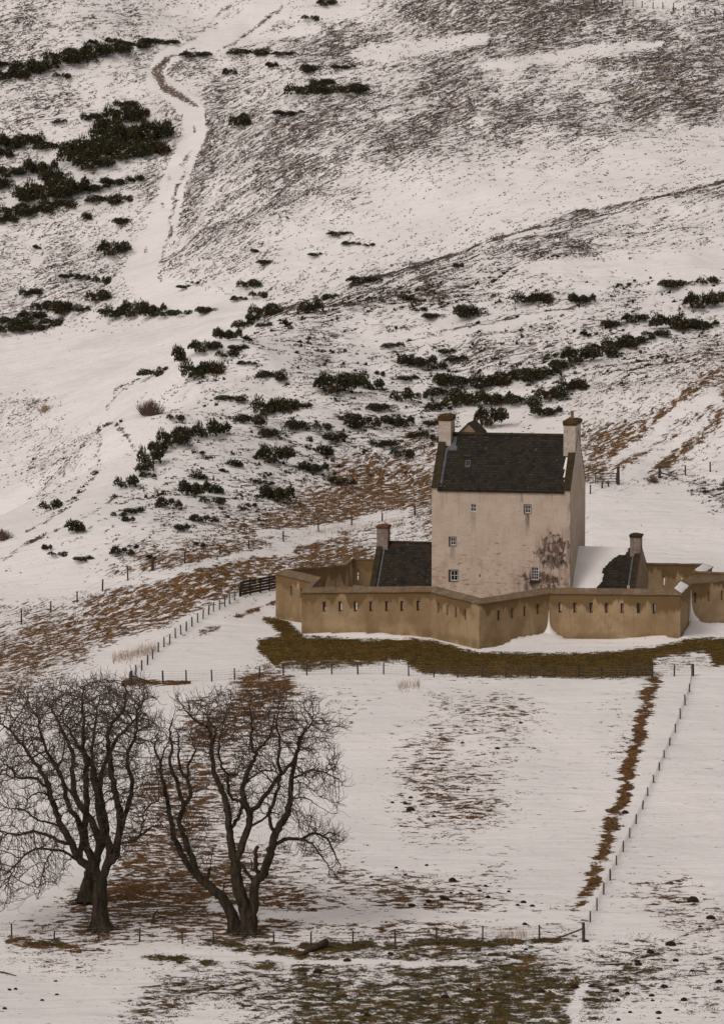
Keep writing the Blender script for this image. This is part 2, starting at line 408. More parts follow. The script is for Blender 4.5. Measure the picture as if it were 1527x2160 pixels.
for (x, y, z) in [(-6,391,5.45),(-8,404,5.7),(0,384,5.3),(4,390,5.35),(9.6,382.5,5.0),(9.6,386,5.15),(14,388.5,5.4),(20,386,5.4),(26,386.5,5.5),(33,390,5.8),(40,396,6.2),
                  (0,400,5.8),(10,400,5.8),(20,400,5.8),(28,400,5.9),(3,413,6.3),(15,412,6.5),(28,411,6.8),(38,406,6.6),(-5,412,7.2),(10,376,4.95),(25,377,5.05),(-4,377,5.0)]:
    CPTS.append((x, y, z))
for x in (-60, 0, 60):
    CPTS += [(x, 210, -4), (x, 140, -3), (x, 60, 18), (x, -10, 44), (x * 1.6, 800, 88), (x * 1.8, 1000, 120)]
CPTS = np.array(CPTS)
def tps_fit(P, lam=2.0):
    n = len(P); X = P[:, :2] / 100.0
    d2 = ((X[:, None] - X[None]) ** 2).sum(-1)
    K = .5 * d2 * np.log(d2 + 1e-9) + np.eye(n) * lam * 1e-4
    A = np.zeros((n + 3, n + 3)); A[:n, :n] = K; A[:n, n] = 1; A[:n, n + 1:] = X; A[n, :n] = 1; A[n + 1:, :n] = X.T
    return np.linalg.solve(A, np.concatenate([P[:, 2], np.zeros(3)])), X
TW, TX = tps_fit(CPTS)
def H0(x, y):
    x = np.asarray(x, float); y = np.asarray(y, float); shp = x.shape
    x = x.ravel() / 100; y = y.ravel() / 100; out = np.empty(len(x))
    for i in range(0, len(x), 40000):
        sl = slice(i, i + 40000)
        d2 = (x[sl, None] - TX[None, :, 0]) ** 2 + (y[sl, None] - TX[None, :, 1]) ** 2
        out[sl] = (.5 * d2 * np.log(d2 + 1e-9)) @ TW[:-3] + TW[-3] + TW[-2] * x[sl] + TW[-1] * y[sl]
    return out.reshape(shp)
# castle plan (outer foot of the coping), from the photograph
WALL = [  # px, py of the coping's lower edge, distance
 (636, 1251.7, 391.6), (908, 1249.4, 390.0), (1011, 1275.7, 384.6), (1158.5, 1252.8, 388.8), (1435, 1255.6, 387.2),
 (1456, 1233, 393.6)]
WP = [P3(*a) for a in WALL]
def wz(px, D, z): return Vector((float(at(px, 0, D)[0]), D, z))
WP += [Vector((33.0, 398.6, 9.2)), Vector((28.4, 404.2, 8.8)), Vector((29.8, 410.6, 8.75))]
WP += [wz(1160, 412.2, 8.75), wz(1085, 417.5, 8.75), wz(1010, 413.4, 8.75)]
WP += [wz(731, 415.0, 8.75), wz(712, 408.8, 8.8), P3(581.5, 1211, 402.4), P3(659, 1228.5, 398.0)]
PLAN = np.array([(p.x, p.y) for p in WP])
def dist_poly(x, y, P, closed=True):
    d = np.full(np.shape(x), 1e9); n = len(P)
    for i in range(n if closed else n - 1):
        ax, ay = P[i]; bx, by = P[(i + 1) % n]; dx, dy = bx - ax, by - ay
        t = np.clip(((x - ax) * dx + (y - ay) * dy) / (dx * dx + dy * dy + 1e-9), 0, 1)
        d = np.minimum(d, np.hypot(x - ax - t * dx, y - ay - t * dy))
    return d
def inside(x, y, P):
    c = np.zeros(np.shape(x), bool); n = len(P)
    for i in range(n):
        ax, ay = P[i]; bx, by = P[(i + 1) % n]
        if ay == by: continue
        c ^= ((ay > y) != (by > y)) & (x < (bx - ax) * (y - ay) / (by - ay) + ax)
    return c
BUMPS = [(WP[3].x - 2.4, WP[3].y - 1.6, 2.4, 1.2, .35), (WP[3].x, WP[3].y - .6, .9, .8, .45), (WP[5].x + .3, WP[5].y - .6, .9, .8, .6), (WP[0].x + 1.8, WP[0].y - .5, 1.7, .7, .3),
  (WP[3].x + 7.5, WP[3].y - 1.2, 2.2, .8, .35), (WP[4].x - 1.5, WP[4].y - .8, 1.5, .7, .25), (WP[5].x + 3, WP[5].y, 3.5, 1.6, .35)]
def H(x, y):
    x = np.asarray(x, float); y = np.asarray(y, float)
    z = H0(x, y)
    dc = dist_poly(x, y, PLAN)
    near = sstep(0, 8, np.where(inside(x, y, PLAN), 0, dc))
    hill = sstep(415, 470, y)
    z = z + near * ((fbm(x / 24, y / 30, 3, 3) - .5) * (.8 + 3.2 * hill) + (fbm(x / 5, y / 6, 9, 3) - .5) * (.32 + .75 * hill))
    # snow banked against the foot of the walls, uneven
    bank = np.exp(-(dc / 1.1) ** 2) * sstep(.42, .75, fbm(x / 4.5 + 3, y / 4.5, 21, 3)) * .42
    for bx, by, rx, ry, hh in BUMPS: bank = bank + .45 * hh * np.exp(-((x - bx) / rx) ** 2 - ((y - by) / ry) ** 2)
    return z + np.where(inside(x, y, PLAN), 0, bank)
def hit(px, py, d0=255, d1=740, step=.5):
    """first ground point seen through picture points; returns arrays X, Y, Z"""
    px = np.atleast_1d(np.asarray(px, float)); py = np.atleast_1d(np.asarray(py, float))
    a, b = ray(px, py); Ds = np.arange(d0, d1, step)
    X = a[:, None] * Ds[None]; Z = CAMZ + b[:, None] * Ds[None]; Y = np.broadcast_to(Ds[None], X.shape)
    hgt = _grid(X, Y)
    below = Z < hgt
    i = np.where(below.any(1), below.argmax(1), len(Ds) - 1); i = np.maximum(i, 1)
    r = np.arange(len(px)); g1 = (Z - hgt)[r, i]; g0 = (Z - hgt)[r, i - 1]
    D = Ds[i - 1] + step * np.clip(g0 / (g0 - g1 + 1e-9), 0, 1)
    return a * D, D, H(a * D, D)
# polar-like sheet: columns by bearing, rows by distance
bear = np.concatenate([np.linspace(-.30, -.098, 24)[:-1], np.linspace(-.098, .098, 560), np.linspace(.098, .30, 24)[1:]])
near_rows = np.concatenate([np.linspace(-20, 240, 53)[:-1], np.linspace(240, 420, 420)[:-1], np.linspace(420, 730, 560)[:-1], np.linspace(730, 1050, 60)])
BB, DD = np.meshgrid(bear, near_rows)
GX = BB * np.maximum(DD, 140 + 0 * DD); GY = DD
GZ = H(GX, GY)
def _grid(X, Y):
    """bilinear lookup of the terrain"""
    fi = np.interp(Y, near_rows, np.arange(len(near_rows))); b = X / np.maximum(Y, 140)
    fj = np.interp(b, bear, np.arange(len(bear)))
    i = np.clip(fi.astype(int), 0, len(near_rows) - 2); j = np.clip(fj.astype(int), 0, len(bear) - 2)
    u = fi - i; v = fj - j
    return (GZ[i, j] * (1 - v) + GZ[i, j + 1] * v) * (1 - u) + (GZ[i + 1, j] * (1 - v) + GZ[i + 1, j + 1] * v) * u
def ghit1(px, py):
    x, y, z = hit([px], [py]); return Vector((x[0], y[0], z[0]))
def gz(x, y): return float(_grid(np.array([x], float), np.array([y], float))[0])

# ---- plant cover: how thickly heather, grass and turf break through the snow (0-9 per 64 px cell of the view)
HM = """555543211112256666665555
444333233665434556665544
333233453223245433334566
443233345455555556666666
333222445555555444443333
333223555554443223221221
333223554433221111111233
333223443322111113444332
333223332221123455444322
333322212223443332223333
443221000343333212344333
000000343333344545444332
000012222344333333333321
110001123333333222222100
111101233333332000011000
111012333332221000000000
010123333310000000000024
011222222100000000000000
111111000000000000000000"""
BM = """000000022000000000000000
000002210000000000000000
000002000000000000000000
000001000000000000000000
000001000000000000000000
000010000000000000000000
000010000000000000000000
000010000000000000000000
000000000000000000000000
000000000000000000000000
000000000000000000000000
000000000000000000000112
000000000000000000001223
110000000000000000122223
111100000000024000055321
011000000003455000054220
010000000246645000000000
000000034553123000000000
000023444366300000000000
000456662000000000000000
356654200000000000000000
554100000000000000000000
321100005410001110000000
211000346421001221001000
110000564310013221001000
000005642100023321001000
000046530000034431000000
000055321000011100000000
000065454421000010000000
004777654544443320001220
134755556533433321200023
011100001111111000100000
000000000001110111100000
000000000000002201100000"""
TM = {30: "000000000000000000000010", 31: "121000000064444444223433", 32: "000016545566665666543312", 33: "000032012455466665220111"}
def digits(s, rows=34):
    a = np.zeros((rows, 24))
    for j, l in enumerate(s.split('\n')): a[j] = [int(c) for c in l]
    return a / 9.0
GH, GB = digits(HM), digits(BM)
GT = np.zeros((34, 24))
for k, v in TM.items(): GT[k] = [int(c) / 9 for c in v]
def bil(G, px, py):
    fx = np.clip(px / 64 - .5, 0, 22.999); fy = np.clip(py / 64 - .5, 0, 32.999)
    i = fy.astype(int); j = fx.astype(int); u = fy - i; v = fx - j
    return (G[i, j] * (1 - v) + G[i, j + 1] * v) * (1 - u) + (G[i + 1, j] * (1 - v) + G[i + 1, j + 1] * v) * u
def stroke(px, py, pts, wd, soft=.5):
    """1 inside a line of given half-widths, fading out"""
    best = np.zeros(px.shape)
    for (ax, ay, aw), (bx, by, bw) in zip(pts[:-1], pts[1:]):
        dx, dy = bx - ax, by - ay
        t = np.clip(((px - ax) * dx + (py - ay) * dy) / (dx * dx + dy * dy), 0, 1)
        w_ = (aw + (bw - aw) * t) * wd
        d = np.hypot(px - ax - t * dx, py - ay - t * dy)
        best = np.maximum(best, 1 - sstep(w_ * (1 - soft), w_ * (1 + soft), d))
    return best
ROAD = [(590,-30,34),(560,20,34),(510,60,28),(440,88,20),(380,105,18),(338,130,16),(328,165,20),(375,200,22),(408,235,22),(412,280,23),(390,330,24),(365,390,25),(348,460,28),(325,520,34),(300,575,40),(330,610,34),(420,640,30),(520,668,34),(440,710,50),(300,760,70)]
SNOWB = [[(764,115,16),(850,105,18),(960,88,14),(1020,80,8)],[(1010,140,8),(1150,120,12),(1280,105,12),(1380,95,8)],[(700,20,22),(745,15,14)],
 [(430,88,7),(560,78,7),(660,66,5)],
 [(860,395,45),(1000,360,60),(1200,330,40),(1400,300,35),(1527,280,40)],[(640,540,40),(800,500,55),(1000,440,50),(1250,380,40),(1500,330,40)],
 [(760,720,10),(880,712,14),(1000,690,12),(1100,668,10),(1250,640,8)],[(1100,560,12),(1350,560,30),(1527,560,25)],
 [(1030,660,25),(900,668,14)],
 [(1527,880,20),(1440,940,22),(1330,1000,14)],[(1500,830,14),(1420,880,16),(1350,940,12),(1300,970,8)],
 [(1245,1120,60),(1400,1110,60),(1527,1130,40)],[(1250,1050,25),(1420,1050,25)],
 [(0,760,50),(200,750,60),(350,720,40)],[(300,800,25),(225,860,24),(240,980,26),(170,1050,28),(60,1130,30),(0,1180,24)],
 [(300,1440,14),(480,1435,16),(600,1432,10),(900,1446,10),(1340,1446,8)],[(430,1320,45),(500,1290,35),(545,1275,20),(480,1370,40)],[(350,1400,30),(500,1395,40)],
 [(560,1130,10),(700,1110,10),(850,1085,8)],[(590,1150,12),(660,1135,14),(700,1125,8)],[(440,1190,8),(560,1165,10),(620,1160,12)],
 [(200,1240,14),(330,1212,14),(450,1190,6)],[(230,1390,26),(320,1350,20),(420,1300,12)],[(190,1430,22),(260,1410,20)],
 [(380,1460,25),(350,1520,18)],[(20,1900,35),(120,1860,30),(170,1840,14)],
 [(450,1915,10),(640,1932,12),(900,1938,12),(1190,1932,10)],[(130,2000,10),(340,2010,12),(560,2022,7),(680,2030,6),(1000,2034,5)],
 [(1235,2080,10),(1200,2160,10)]]
ROADK = None
BSTR = [([(1376,1440,11),(1362,1490,10),(1338,1580,10),(1312,1680,10),(1285,1760,10),(1262,1830,9),(1238,1880,9),(1215,1915,7)],.92),
 ([(1510,785,9),(1440,835,8),(1385,880,8),(1330,920,10),(1290,950,12)],.62),([(1535,835,12),(1505,900,12),(1460,935,10),(1410,975,12),(1370,1000,8)],.66),
 ([(530,1450,30),(590,1450,24)],.75),([(20,1985,10),(90,1995,10),(170,2003,7),(230,2010,5)],.7),([(430,1335,8),(465,1325,3)],.5),
 ([(270,1442,7),(330,1441,5),(400,1440,3)],.9),([(500,1300,4),(585,1268,5)],.72),([(180,1965,25),(240,1970,22)],.6),
 ([(470,1975,18),(560,1975,22)],.6),([(180,1900,18),(300,1880,25)],.75)]
TSTR = [([(300,2018,5),(420,2030,8),(540,2038,9),(640,2042,10),(700,2045,8)],.6),([(60,1988,6),(130,1994,6)],.6),([(430,1990,8),(560,2005,10),(640,2012,9)],.75),
 ([(640,2000,8),(760,1995,9),(900,1990,8),(1100,1988,6),(1230,1982,6)],.95),([(1000,2060,30),(1100,2050,28)],.35),([(1165,2120,20),(1180,2160,20)],.5),([(330,2118,18),(350,2122,18)],.45)]
HSTR = [([(1540,382,5),(1300,433,5),(1180,462,5),(1080,492,5),(940,545,6),(830,577,7),(740,602,8)],.62),([(640,640,8),(560,672,6)],.45),
 ([(405,315,5),(388,350,5),(375,400,5),(362,440,5),(352,500,6),(340,590,5)],.42),([(860,722,5),(1000,684,6),(1120,660,5),(1250,641,4)],.5),
 ([(700,90,9),(860,70,12),(1000,60,12)],.5),([(500,100,8),(620,86,8),(760,70,12)],.45),
 ([(340,140,6),(362,120,6),(400,105,4)],.5),([(780,125,5),(900,150,6),(1000,125,8),(1120,95,8),(1300,60,9)],.4),
 ([(228,865,4),(250,822,3),(300,800,3)],.3),([(500,5,4),(440,55,4),(385,92,4)],.5),([(592,12,4),(548,55,4),(500,86,3),(470,95,3)],.55),([(222,897,3),(250,900,5),(275,925,5),(286,950,5)],.6),([(208,905,5),(212,980,6),(150,1062,6),(60,1118,4)],.38),([(0,845,5),(60,850,8),(100,842,4)],.4),([(0,1185,4),(100,1130,5),(200,1080,4),(245,1045,5)],.45),
 ([(110,1296,7),(220,1262,6),(330,1222,5)],.45),([(1470,1020,12),(1527,1040,22)],.5),([(430,790,4),(560,768,4)],.3)]
APRON = [(532,1366),(545,1348),(588,1338),(568,1320),(550,1310),(552,1298),(600,1300),(642,1340),(760,1345),(905,1347),(1000,1372),(1160,1378),(1290,1375),(1380,1360),(1440,1347),(1560,1343),(1620,1380),(1540,1405),(1400,1428),(1200,1433),(900,1427),(850,1402),(720,1412),(640,1418),(575,1408),(556,1388)]
def cover(px, py, X, Y):
    h = bil(GH, px, py); b = bil(GB, px, py); t = bil(GT, px, py)
    wob = (fbm(X / 3.0, Y / 5.0, 31, 3) - .5)
    px2 = px + wob * 26; py2 = py + (fbm(X / 3.3, Y / 5.0, 41, 3) - .5) * 16
    big = fbm(X / 14, Y / 22, 51, 3); mid = fbm(X / 4, Y / 9, 61, 3)
    mod = 1 + (big - .5) * 1.0 + (mid - .5) * 1.5
    h = (h * .88 + .06 * (py < 660)) * mod; b = (b * 1.28 + .07 * sstep(.02, .12, b)) * mod; t = t * 1.5 * mod; b = b * (1 + .3 * sstep(950, 1000, py) * sstep(1450, 1400, py) * (px < 930))
    for s in SNOWB:
        k = stroke(px2 + wob * 20, py2, s, 1.0, .7) * (.45 if s[0][2] >= 40 and s[0][1] < 600 else .86)
        h = h * (1 - k); b = b * (1 - k); t = t * (1 - k)
    rd = stroke(px + wob * 8, py, ROAD, 1.0, .16)
    h = h * (1 - rd); b = b * (1 - rd)
    h = .62 * np.tanh(h / .62); b = .66 * np.tanh(b / .66); t = .66 * np.tanh(t / .66)
    gap = .45 + 1.1 * fbm(X / 1.3, Y / 3.4, 81, 3, .6)
    for s, k in HSTR: h = np.maximum(h, stroke(px2, py2, s, 1.0, .7) * k * gap * .85)
    rag = px + wob * 8 + (vnoise(X * .4, Y * 1.1, 5) - .5) * 20; brk = .35 + 1.05 * vnoise(X * 1.3, Y * .8, 7)
    for q_, (s, k) in enumerate(BSTR): b = np.maximum(b, stroke(rag if q_ == 0 else px + wob * 14, py + wob * 5, s, 1.45 if q_ == 0 else 1.25, .8) * k * (brk if q_ == 0 else gap * .95))
    for s, k in TSTR: t = np.maximum(t, stroke(px + wob * 16, py + wob * 7, s, 1.2, .8) * k * gap * (.3 + 1.2 * vnoise(X * .9, Y * .5, 9)))
    A = np.array(APRON, float); pw = px + wob * 24; pyw = py + wob * 9
    ins = inside(pw, pyw, A); da = dist_poly(pw, pyw, A)
    ap = np.where(ins, (.35 + .65 * sstep(0, 14, da)), 0)
    ap = ap * (1 - .75 * stroke(px, py, [(1395,1405,22),(1480,1395,24)], 1, .5)) * (1 - .45 * stroke(px, py, [(600,1402,12),(700,1400,12),(850,1398,12)], 1, .6))
    ap = ap * (1 - .55 * stroke(px, py, [(1200,1372,5),(1380,1362,6)], 1, .6))
    t = np.maximum(t, ap * 1.15)
    dirt = np.maximum(stroke(px, py, [(352,125,6),(330,150,9),(345,182,8),(385,205,6),(415,222,3)], 1.25, .6) * .8,
            np.maximum.reduce([stroke(px, py, [(x_, y_ - 5, 3), (x_, y_ + 5, 3)], 1.3, .7) * .55 for x_, y_ in ((410,272),(356,375),(342,430),(308,528),(394,332))]))
    ins2 = inside(X, Y, PLAN)
    h = np.where(ins2, 0, h); b = np.where(ins2, 0, b); t = np.where(ins2, 0, t)
    # the hidden hollow behind the near hill stays snow
    c1 = np.clip; ft = lambda v, cap: cap * np.tanh(v / cap)
    return c1(h, 0, 1), c1(b, 0, 1), c1(t, 0, 1), c1(dirt, 0, 1)
gpx, gpy = to_px(GX, np.maximum(GY, 150), GZ)
far = (GY > 150)
ch, cb, ct, cd = cover(gpx, gpy, GX, GY)
out = (gpy > 2200) | ~far
ct = np.where(out, .35 * fbm(GX / 9, GY / 9, 5), ct)
nr, nc = GX.shape
idx = np.arange(nr * nc).reshape(nr, nc)
quads = np.stack([idx[:-1, :-1], idx[:-1, 1:], idx[1:, 1:], idx[1:, :-1]], -1).reshape(-1, 4)
gm = mesh_np('ground', np.stack([GX, GY, GZ], -1).reshape(-1, 3), [quads], M['ground'], True)
for nme, arr in (('heather', ch), ('brown', cb), ('turf', ct), ('dirt', cd)):
    a = gm.attributes.new(nme, 'FLOAT', 'POINT'); a.data.foreach_set('value', arr.astype(np.float32).ravel())
tag(link('ground', gm), 'snow covered hillside and field with heather and grass showing through', kind='structure')
# far ground out to the horizon behind and beside, below the near sheet
xs = np.linspace(-3000, 3000, 90); ys = np.linspace(-800, 4500, 90)
FX, FY = np.meshgrid(xs, ys)
FZ = np.where(FY > 1050, 128 + (fbm(FX / 500, FY / 500, 2, 4) - .3) * 160, 0) 
side = np.abs(FX) - .30 * np.maximum(FY, 140)
fz2 = _grid(FX, np.clip(FY, -20, 1049)) + np.clip(side, 0, 1500) * .03 + (fbm(FX / 300, FY / 300, 8, 4) - .5) * np.clip(side, 0, 300) * .3
FZ = np.where(FY > 1050, np.maximum(FZ, fz2), fz2) - np.where((side < 40) & (FY < 1060), 14, 0.5)
ii = np.arange(8100).reshape(90, 90)
q = np.stack([ii[:-1, :-1], ii[:-1, 1:], ii[1:, 1:], ii[1:, :-1]], -1).reshape(-1, 4)
fm = mesh_np('distant_hills', np.stack([FX, FY, FZ], -1).reshape(-1, 3), [q], M['snow'], True)
tag(link('distant_hills', fm), kind='structure')

# ---- grass and heather tufts (nobody could count them)
def tufts(name, which, n_try, hgt, wid, mat, blades, label, k=1.0, drange=(258, 715), clump=(1.5, 1.9), thr=.66, lean=.6):
    # area-uniform in the wedge of the view
    D = np.sqrt(R.uniform(drange[0] ** 2, drange[1] ** 2, n_try)); b = R.uniform(-.084, .084, n_try); X = b * D
    Z = _grid(X, D); px, py = to_px(X, D, Z)
    cs = cover(px, py, X, D)[which]
    ca, sa = (math.cos(.85), math.sin(.85)) if which == 0 else (1, 0)
    cl = fbm((X * ca + D * sa) * clump[0] * .5, (-X * sa + D * ca) * clump[1], 71 + which, 3, .6)
    keep = (cl > thr - cs * .34 * k) & (R.random(n_try) < np.clip(cs * 2.2, 0, 1)) & (cs > .03) & (px > -60) & (px < 1590) & (py > -30) & (py < 2200)
    X, Y, Z = X[keep], D[keep], Z[keep]; n = len(X)
    V = np.zeros((n, blades, 3, 3)); h = hgt * R.uniform(.5, 1.25, (n, 1)); 
    for bl in range(blades):
        a = R.uniform(0, 2 * np.pi, n); rr = wid * R.uniform(0, .7, n)
        cx = X + np.cos(a) * rr; cy = Y + np.sin(a) * rr
        a2 = R.uniform(0, 2 * np.pi, n); w_ = wid * R.uniform(.25, .6, n)
        V[:, bl, 0] = np.stack([cx - np.cos(a2) * w_, cy - np.sin(a2) * w_, Z - .04], -1)
        V[:, bl, 1] = np.stack([cx + np.cos(a2) * w_, cy + np.sin(a2) * w_, Z - .04], -1)
        hh = h[:, 0] * R.uniform(.6, 1.2, n)
        V[:, bl, 2] = np.stack([cx + R.normal(0, lean, n) * hh, cy + R.normal(0, lean, n) * hh, Z + hh], -1)
    if which == 1:      # grass in the level field lies flatter and in wider wisps
        m_ = Y < 372; V[m_, :, 2, 2] = (Z[m_, None] + (V[m_, :, 2, 2] - Z[m_, None]) * .6)
        c_ = V[m_].mean(axis=(1, 2), keepdims=True); s_ = np.array([2.0, 1.5, 1.0]); V[m_] = c_ + (V[m_] - c_) * s_
    T = np.arange(n * blades * 3).reshape(-1, 3)
    o = link(name, mesh_np(name, V.reshape(-1, 3), [T], mat))
    tag(o, label, kind='stuff'); o['category'] = 'plants'
    print(name, n, 'tufts'); return o
tufts('dead_grass', 1, 420000, .085, .15, M['brown_grass'], 4, 'brown dead grass poking through the snow', 1.0)
tufts('heather', 0, 560000, .12, .20, M['heather'], 4, 'dark heather tufts breaking through the snow on the hill', 1.0, (410, 715))
tufts('turf_grass', 2, 330000, .05, .11, M['turf'], 4, 'dark green brown turf bared of snow below the castle and in the foreground', 1.0, (258, 400), thr=.64)
tufts('low_scrub', 0, 17000, .30, .26, M['gorse'], 9, 'small dark scrub tufts scattered between the gorse bushes on the near hill', 1.0, (425, 528), thr=.76, lean=.35)

# ------------------------------------------------------------------ castle
def grid_wall(mb, O, U, W, Z0, Z1, holes, N, depth, splay=0.0):
    """upright wall face with real openings; O foot corner, U unit along, N unit inward; holes (u0,u1,z0,z1)"""
    O, U, N = Vector(O), Vector(U), Vector(N)
    us = sorted({0, W} | {h[0] for h in holes} | {h[1] for h in holes}); zs = sorted({Z0, Z1} | {h[2] for h in holes} | {h[3] for h in holes})
    P = lambda u, z: O + U * u + Vector((0, 0, z))
    for a, b in zip(us[:-1], us[1:]):
        for c, d in zip(zs[:-1], zs[1:]):
            if any(h[0] <= a and b <= h[1] and h[2] <= c and d <= h[3] for h in holes): continue
            mb.poly([P(a, c), P(b, c), P(b, d), P(a, d)])
    for a, b, c, d in holes:
        dn = N * depth
        for q in ((a, c, b, c), (b, c, b, d), (b, d, a, d), (a, d, a, c)):
            p, r = P(q[0], q[1]), P(q[2], q[3]); mb.poly([p, r, r + dn, p + dn])
        
def window(parent, x, z, wd, ht, nx, nz, y=.13, surround=.0):
    """frame with glazing bars and one dark pane, set back in its opening; x, z centre"""
    f = MB(); fw = .055
    x0, x1, z0, z1 = x - wd / 2, x + wd / 2, z - ht / 2, z + ht / 2
    f.box(x0, x0 + fw, y, y + .05, z0, z1); f.box(x1 - fw, x1, y, y + .05, z0, z1)
    f.box(x0 + fw, x1 - fw, y + .001, y + .049, z1 - fw, z1); f.box(x0 + fw, x1 - fw, y + .001, y + .049, z0, z0 + fw * 1.6)
    for i in range(1, nx): xx = x0 + fw + (wd - 2 * fw) * i / nx; f.box(xx - .018, xx + .018, y + .006, y + .04, z0 + fw * 1.6, z1 - fw)
    for i in range(1, nz): zz = z0 + fw * 1.6 + (ht - 2.6 * fw) * i / nz; f.box(x0 + fw, x1 - fw, y + .003, y + .043, zz - .018, zz + .018)
    wdw = f.build('window', M['white_paint'], parent)
    p = MB(); p.poly([(x0, y + .03, z0), (x1, y + .03, z0), (x1, y + .03, z1), (x0, y + .03, z1)]); p.build('pane', M['glass'], wdw)
    return wdw

ANG = math.radians(-11.5)
FR = Vector((17.08, 396.2)); UU = Vector((math.cos(ANG), math.sin(ANG))); VV = Vector((-math.sin(ANG), math.cos(ANG)))
TWH, TDP, TZ = 5.78, 8.0, 5.6
mid = FR - UU * TWH
tower = empty('tower_house', (mid.x, mid.y, TZ), ANG, 'tall pale harled tower house with a dark slate roof and a chimney on each gable', 'castle tower')
EAV, RID = 11.12, 15.35; sl = (RID - EAV) / (TDP / 2)
b = MB()
wins = [(-2.28, 9.55, .48, .66, 2, 2), (2.24, 9.52, .48, .68, 2, 2), (-4.00, 6.72, .47, .68, 2, 2), (-3.89, 3.88, .60, .88, 2, 2), (-1.74, 3.90, .20, .42, 1, 1), (2.85, 4.22, .62, 1.08, 3, 4)]
mg = {2: (.10, .10), 3: (.15, .10)}
holes = []
for i, (x, z, wd, ht, nx, nz) in enumerate(wins):
    l = {1: .09, 2: .13, 3: .19}.get(i, 0.0); dn_ = {1: .08, 2: .09, 3: .10}.get(i, 0.0)
    holes.append((x - wd / 2 - l + TWH, x + wd / 2 + (.08 if l else 0) + TWH, z - ht / 2 - dn_, z + ht / 2 + (.07 if l else 0)))
# front, with a slight batter left out; rear and gables close the block
grid_wall(b, (-TWH, 0, 0), (1, 0, 0), 2 * TWH, -1.0, EAV, holes, (0, 1, 0), .22)
b.poly([(TWH, TDP, -1), (-TWH, TDP, -1), (-TWH, TDP, EAV), (TWH, TDP, EAV)])
RS = .32                                   # the gables stand proud of the slates
gth = .55
for sx in (-1, 1):
    xo, xi = sx * TWH, sx * (TWH - gth)
    b.poly([(xo, 0, -1), (xo, TDP, -1), (xo, TDP, EAV + RS * .4), (xo, TDP / 2, RID + RS), (xo, 0, EAV + RS * .4)])
    b.poly([(xi, 0.0, EAV - .1), (xi, TDP, EAV - .1), (xi, TDP, EAV + RS * .4), (xi, TDP / 2, RID + RS), (xi, 0.0, EAV + RS * .4)])
    b.poly([(xo, -.001, EAV), (xi, -.001, EAV), (xi, -.001, EAV + RS * .4), (xo, -.001, EAV + RS * .4)])
    b.poly([(xo, TDP + .001, EAV), (xi, TDP + .001, EAV), (xi, TDP + .001, EAV + RS * .4), (xo, TDP + .001, EAV + RS * .4)])
b.build('wall', M['harl'], tower)
for i, (x, z, wd, ht, nx, nz) in enumerate(wins):
    window(tower, x, z, wd, ht, nx, nz, .13 if i in (1, 2, 3) else .05)
    if i in (1, 2, 3):
        h_ = holes[i]; s = MB(); s.poly([(h_[0] - TWH, .215, h_[2]), (h_[1] - TWH, .215, h_[2]), (h_[1] - TWH, .215, h_[3]), (h_[0] - TWH, .215, h_[3])])
        s.build('window_recess', M['window_stone'], tower)
    else:
        s = MB(); h_ = holes[i]; s.poly([(h_[0] - TWH, .215, h_[2]), (h_[1] - TWH, .215, h_[2]), (h_[1] - TWH, .215, h_[3]), (h_[0] - TWH, .215, h_[3])])
        s.build('window_recess', M['glass'], tower)
s = MB(); s.box(2.85 - .40, 2.85 + .42, -.14, .0, 3.52, 3.66); s.build('window_sill', M['skew_stone'], tower)
def roof_slab(mb, x0, x1, y0, z0, y1, z1, th=.14):
    mb.hexa([(x0, y0, z0 - th), (x1, y0, z0 - th), (x1, y1, z1 - th), (x0, y1, z1 - th), (x0, y0, z0), (x1, y0, z0), (x1, y1, z1), (x0, y1, z1)])
r = MB(); ov = .14
# slates laid in courses: each course a thin step, so that the slope has real relief
def slated(mb, x0, x1, ye, ze, yr, zr, n, lift=.022, wob=.012):
    for i in range(n):
        a, c = i / n, (i + 1) / n + .15 / n
        ya, yb, za, zb = ye + (yr - ye) * a, ye + (yr - ye) * min(c, 1), ze + (zr - ze) * a, ze + (zr - ze) * min(c, 1)
        segs = max(2, int((x1 - x0) / .9)); xx = np.linspace(x0, x1, segs + 1)
        for k in range(segs):
            dz = lift + random.uniform(-wob, wob)
            mb.hexa([(xx[k], ya, za - .05), (xx[k + 1], ya, za - .05), (xx[k + 1], yb, zb - .05), (xx[k], yb, zb - .05),
                     (xx[k], ya, za + dz), (xx[k + 1], ya, za + dz), (xx[k + 1], yb, zb + .003), (xx[k], yb, zb + .003)])
xin = TWH - gth
ye, ze = -ov, EAV - ov * sl * .6
roof_slab(r, -xin - .06, xin + .06, ye, ze, TDP / 2, RID, .16); roof_slab(r, -xin - .06, xin + .06, TDP + ov, ze, TDP / 2, RID, .16)
slated(r, -xin, xin, ye, ze + .004, TDP / 2, RID + .004, 26)
slated(r, -xin, xin, TDP + ov, ze + .004, TDP / 2, RID + .004, 26)
roof = r.build('roof', M['slate_tower'], tower)
rd = MB(); rd.prism([(-xin, TDP / 2 - .16, RID - .06), (-xin, TDP / 2, RID + .12), (-xin, TDP / 2 + .16, RID - .06)], (2 * xin, 0, 0)); rd.build('ridge_tiles', M['skew_stone'], roof)
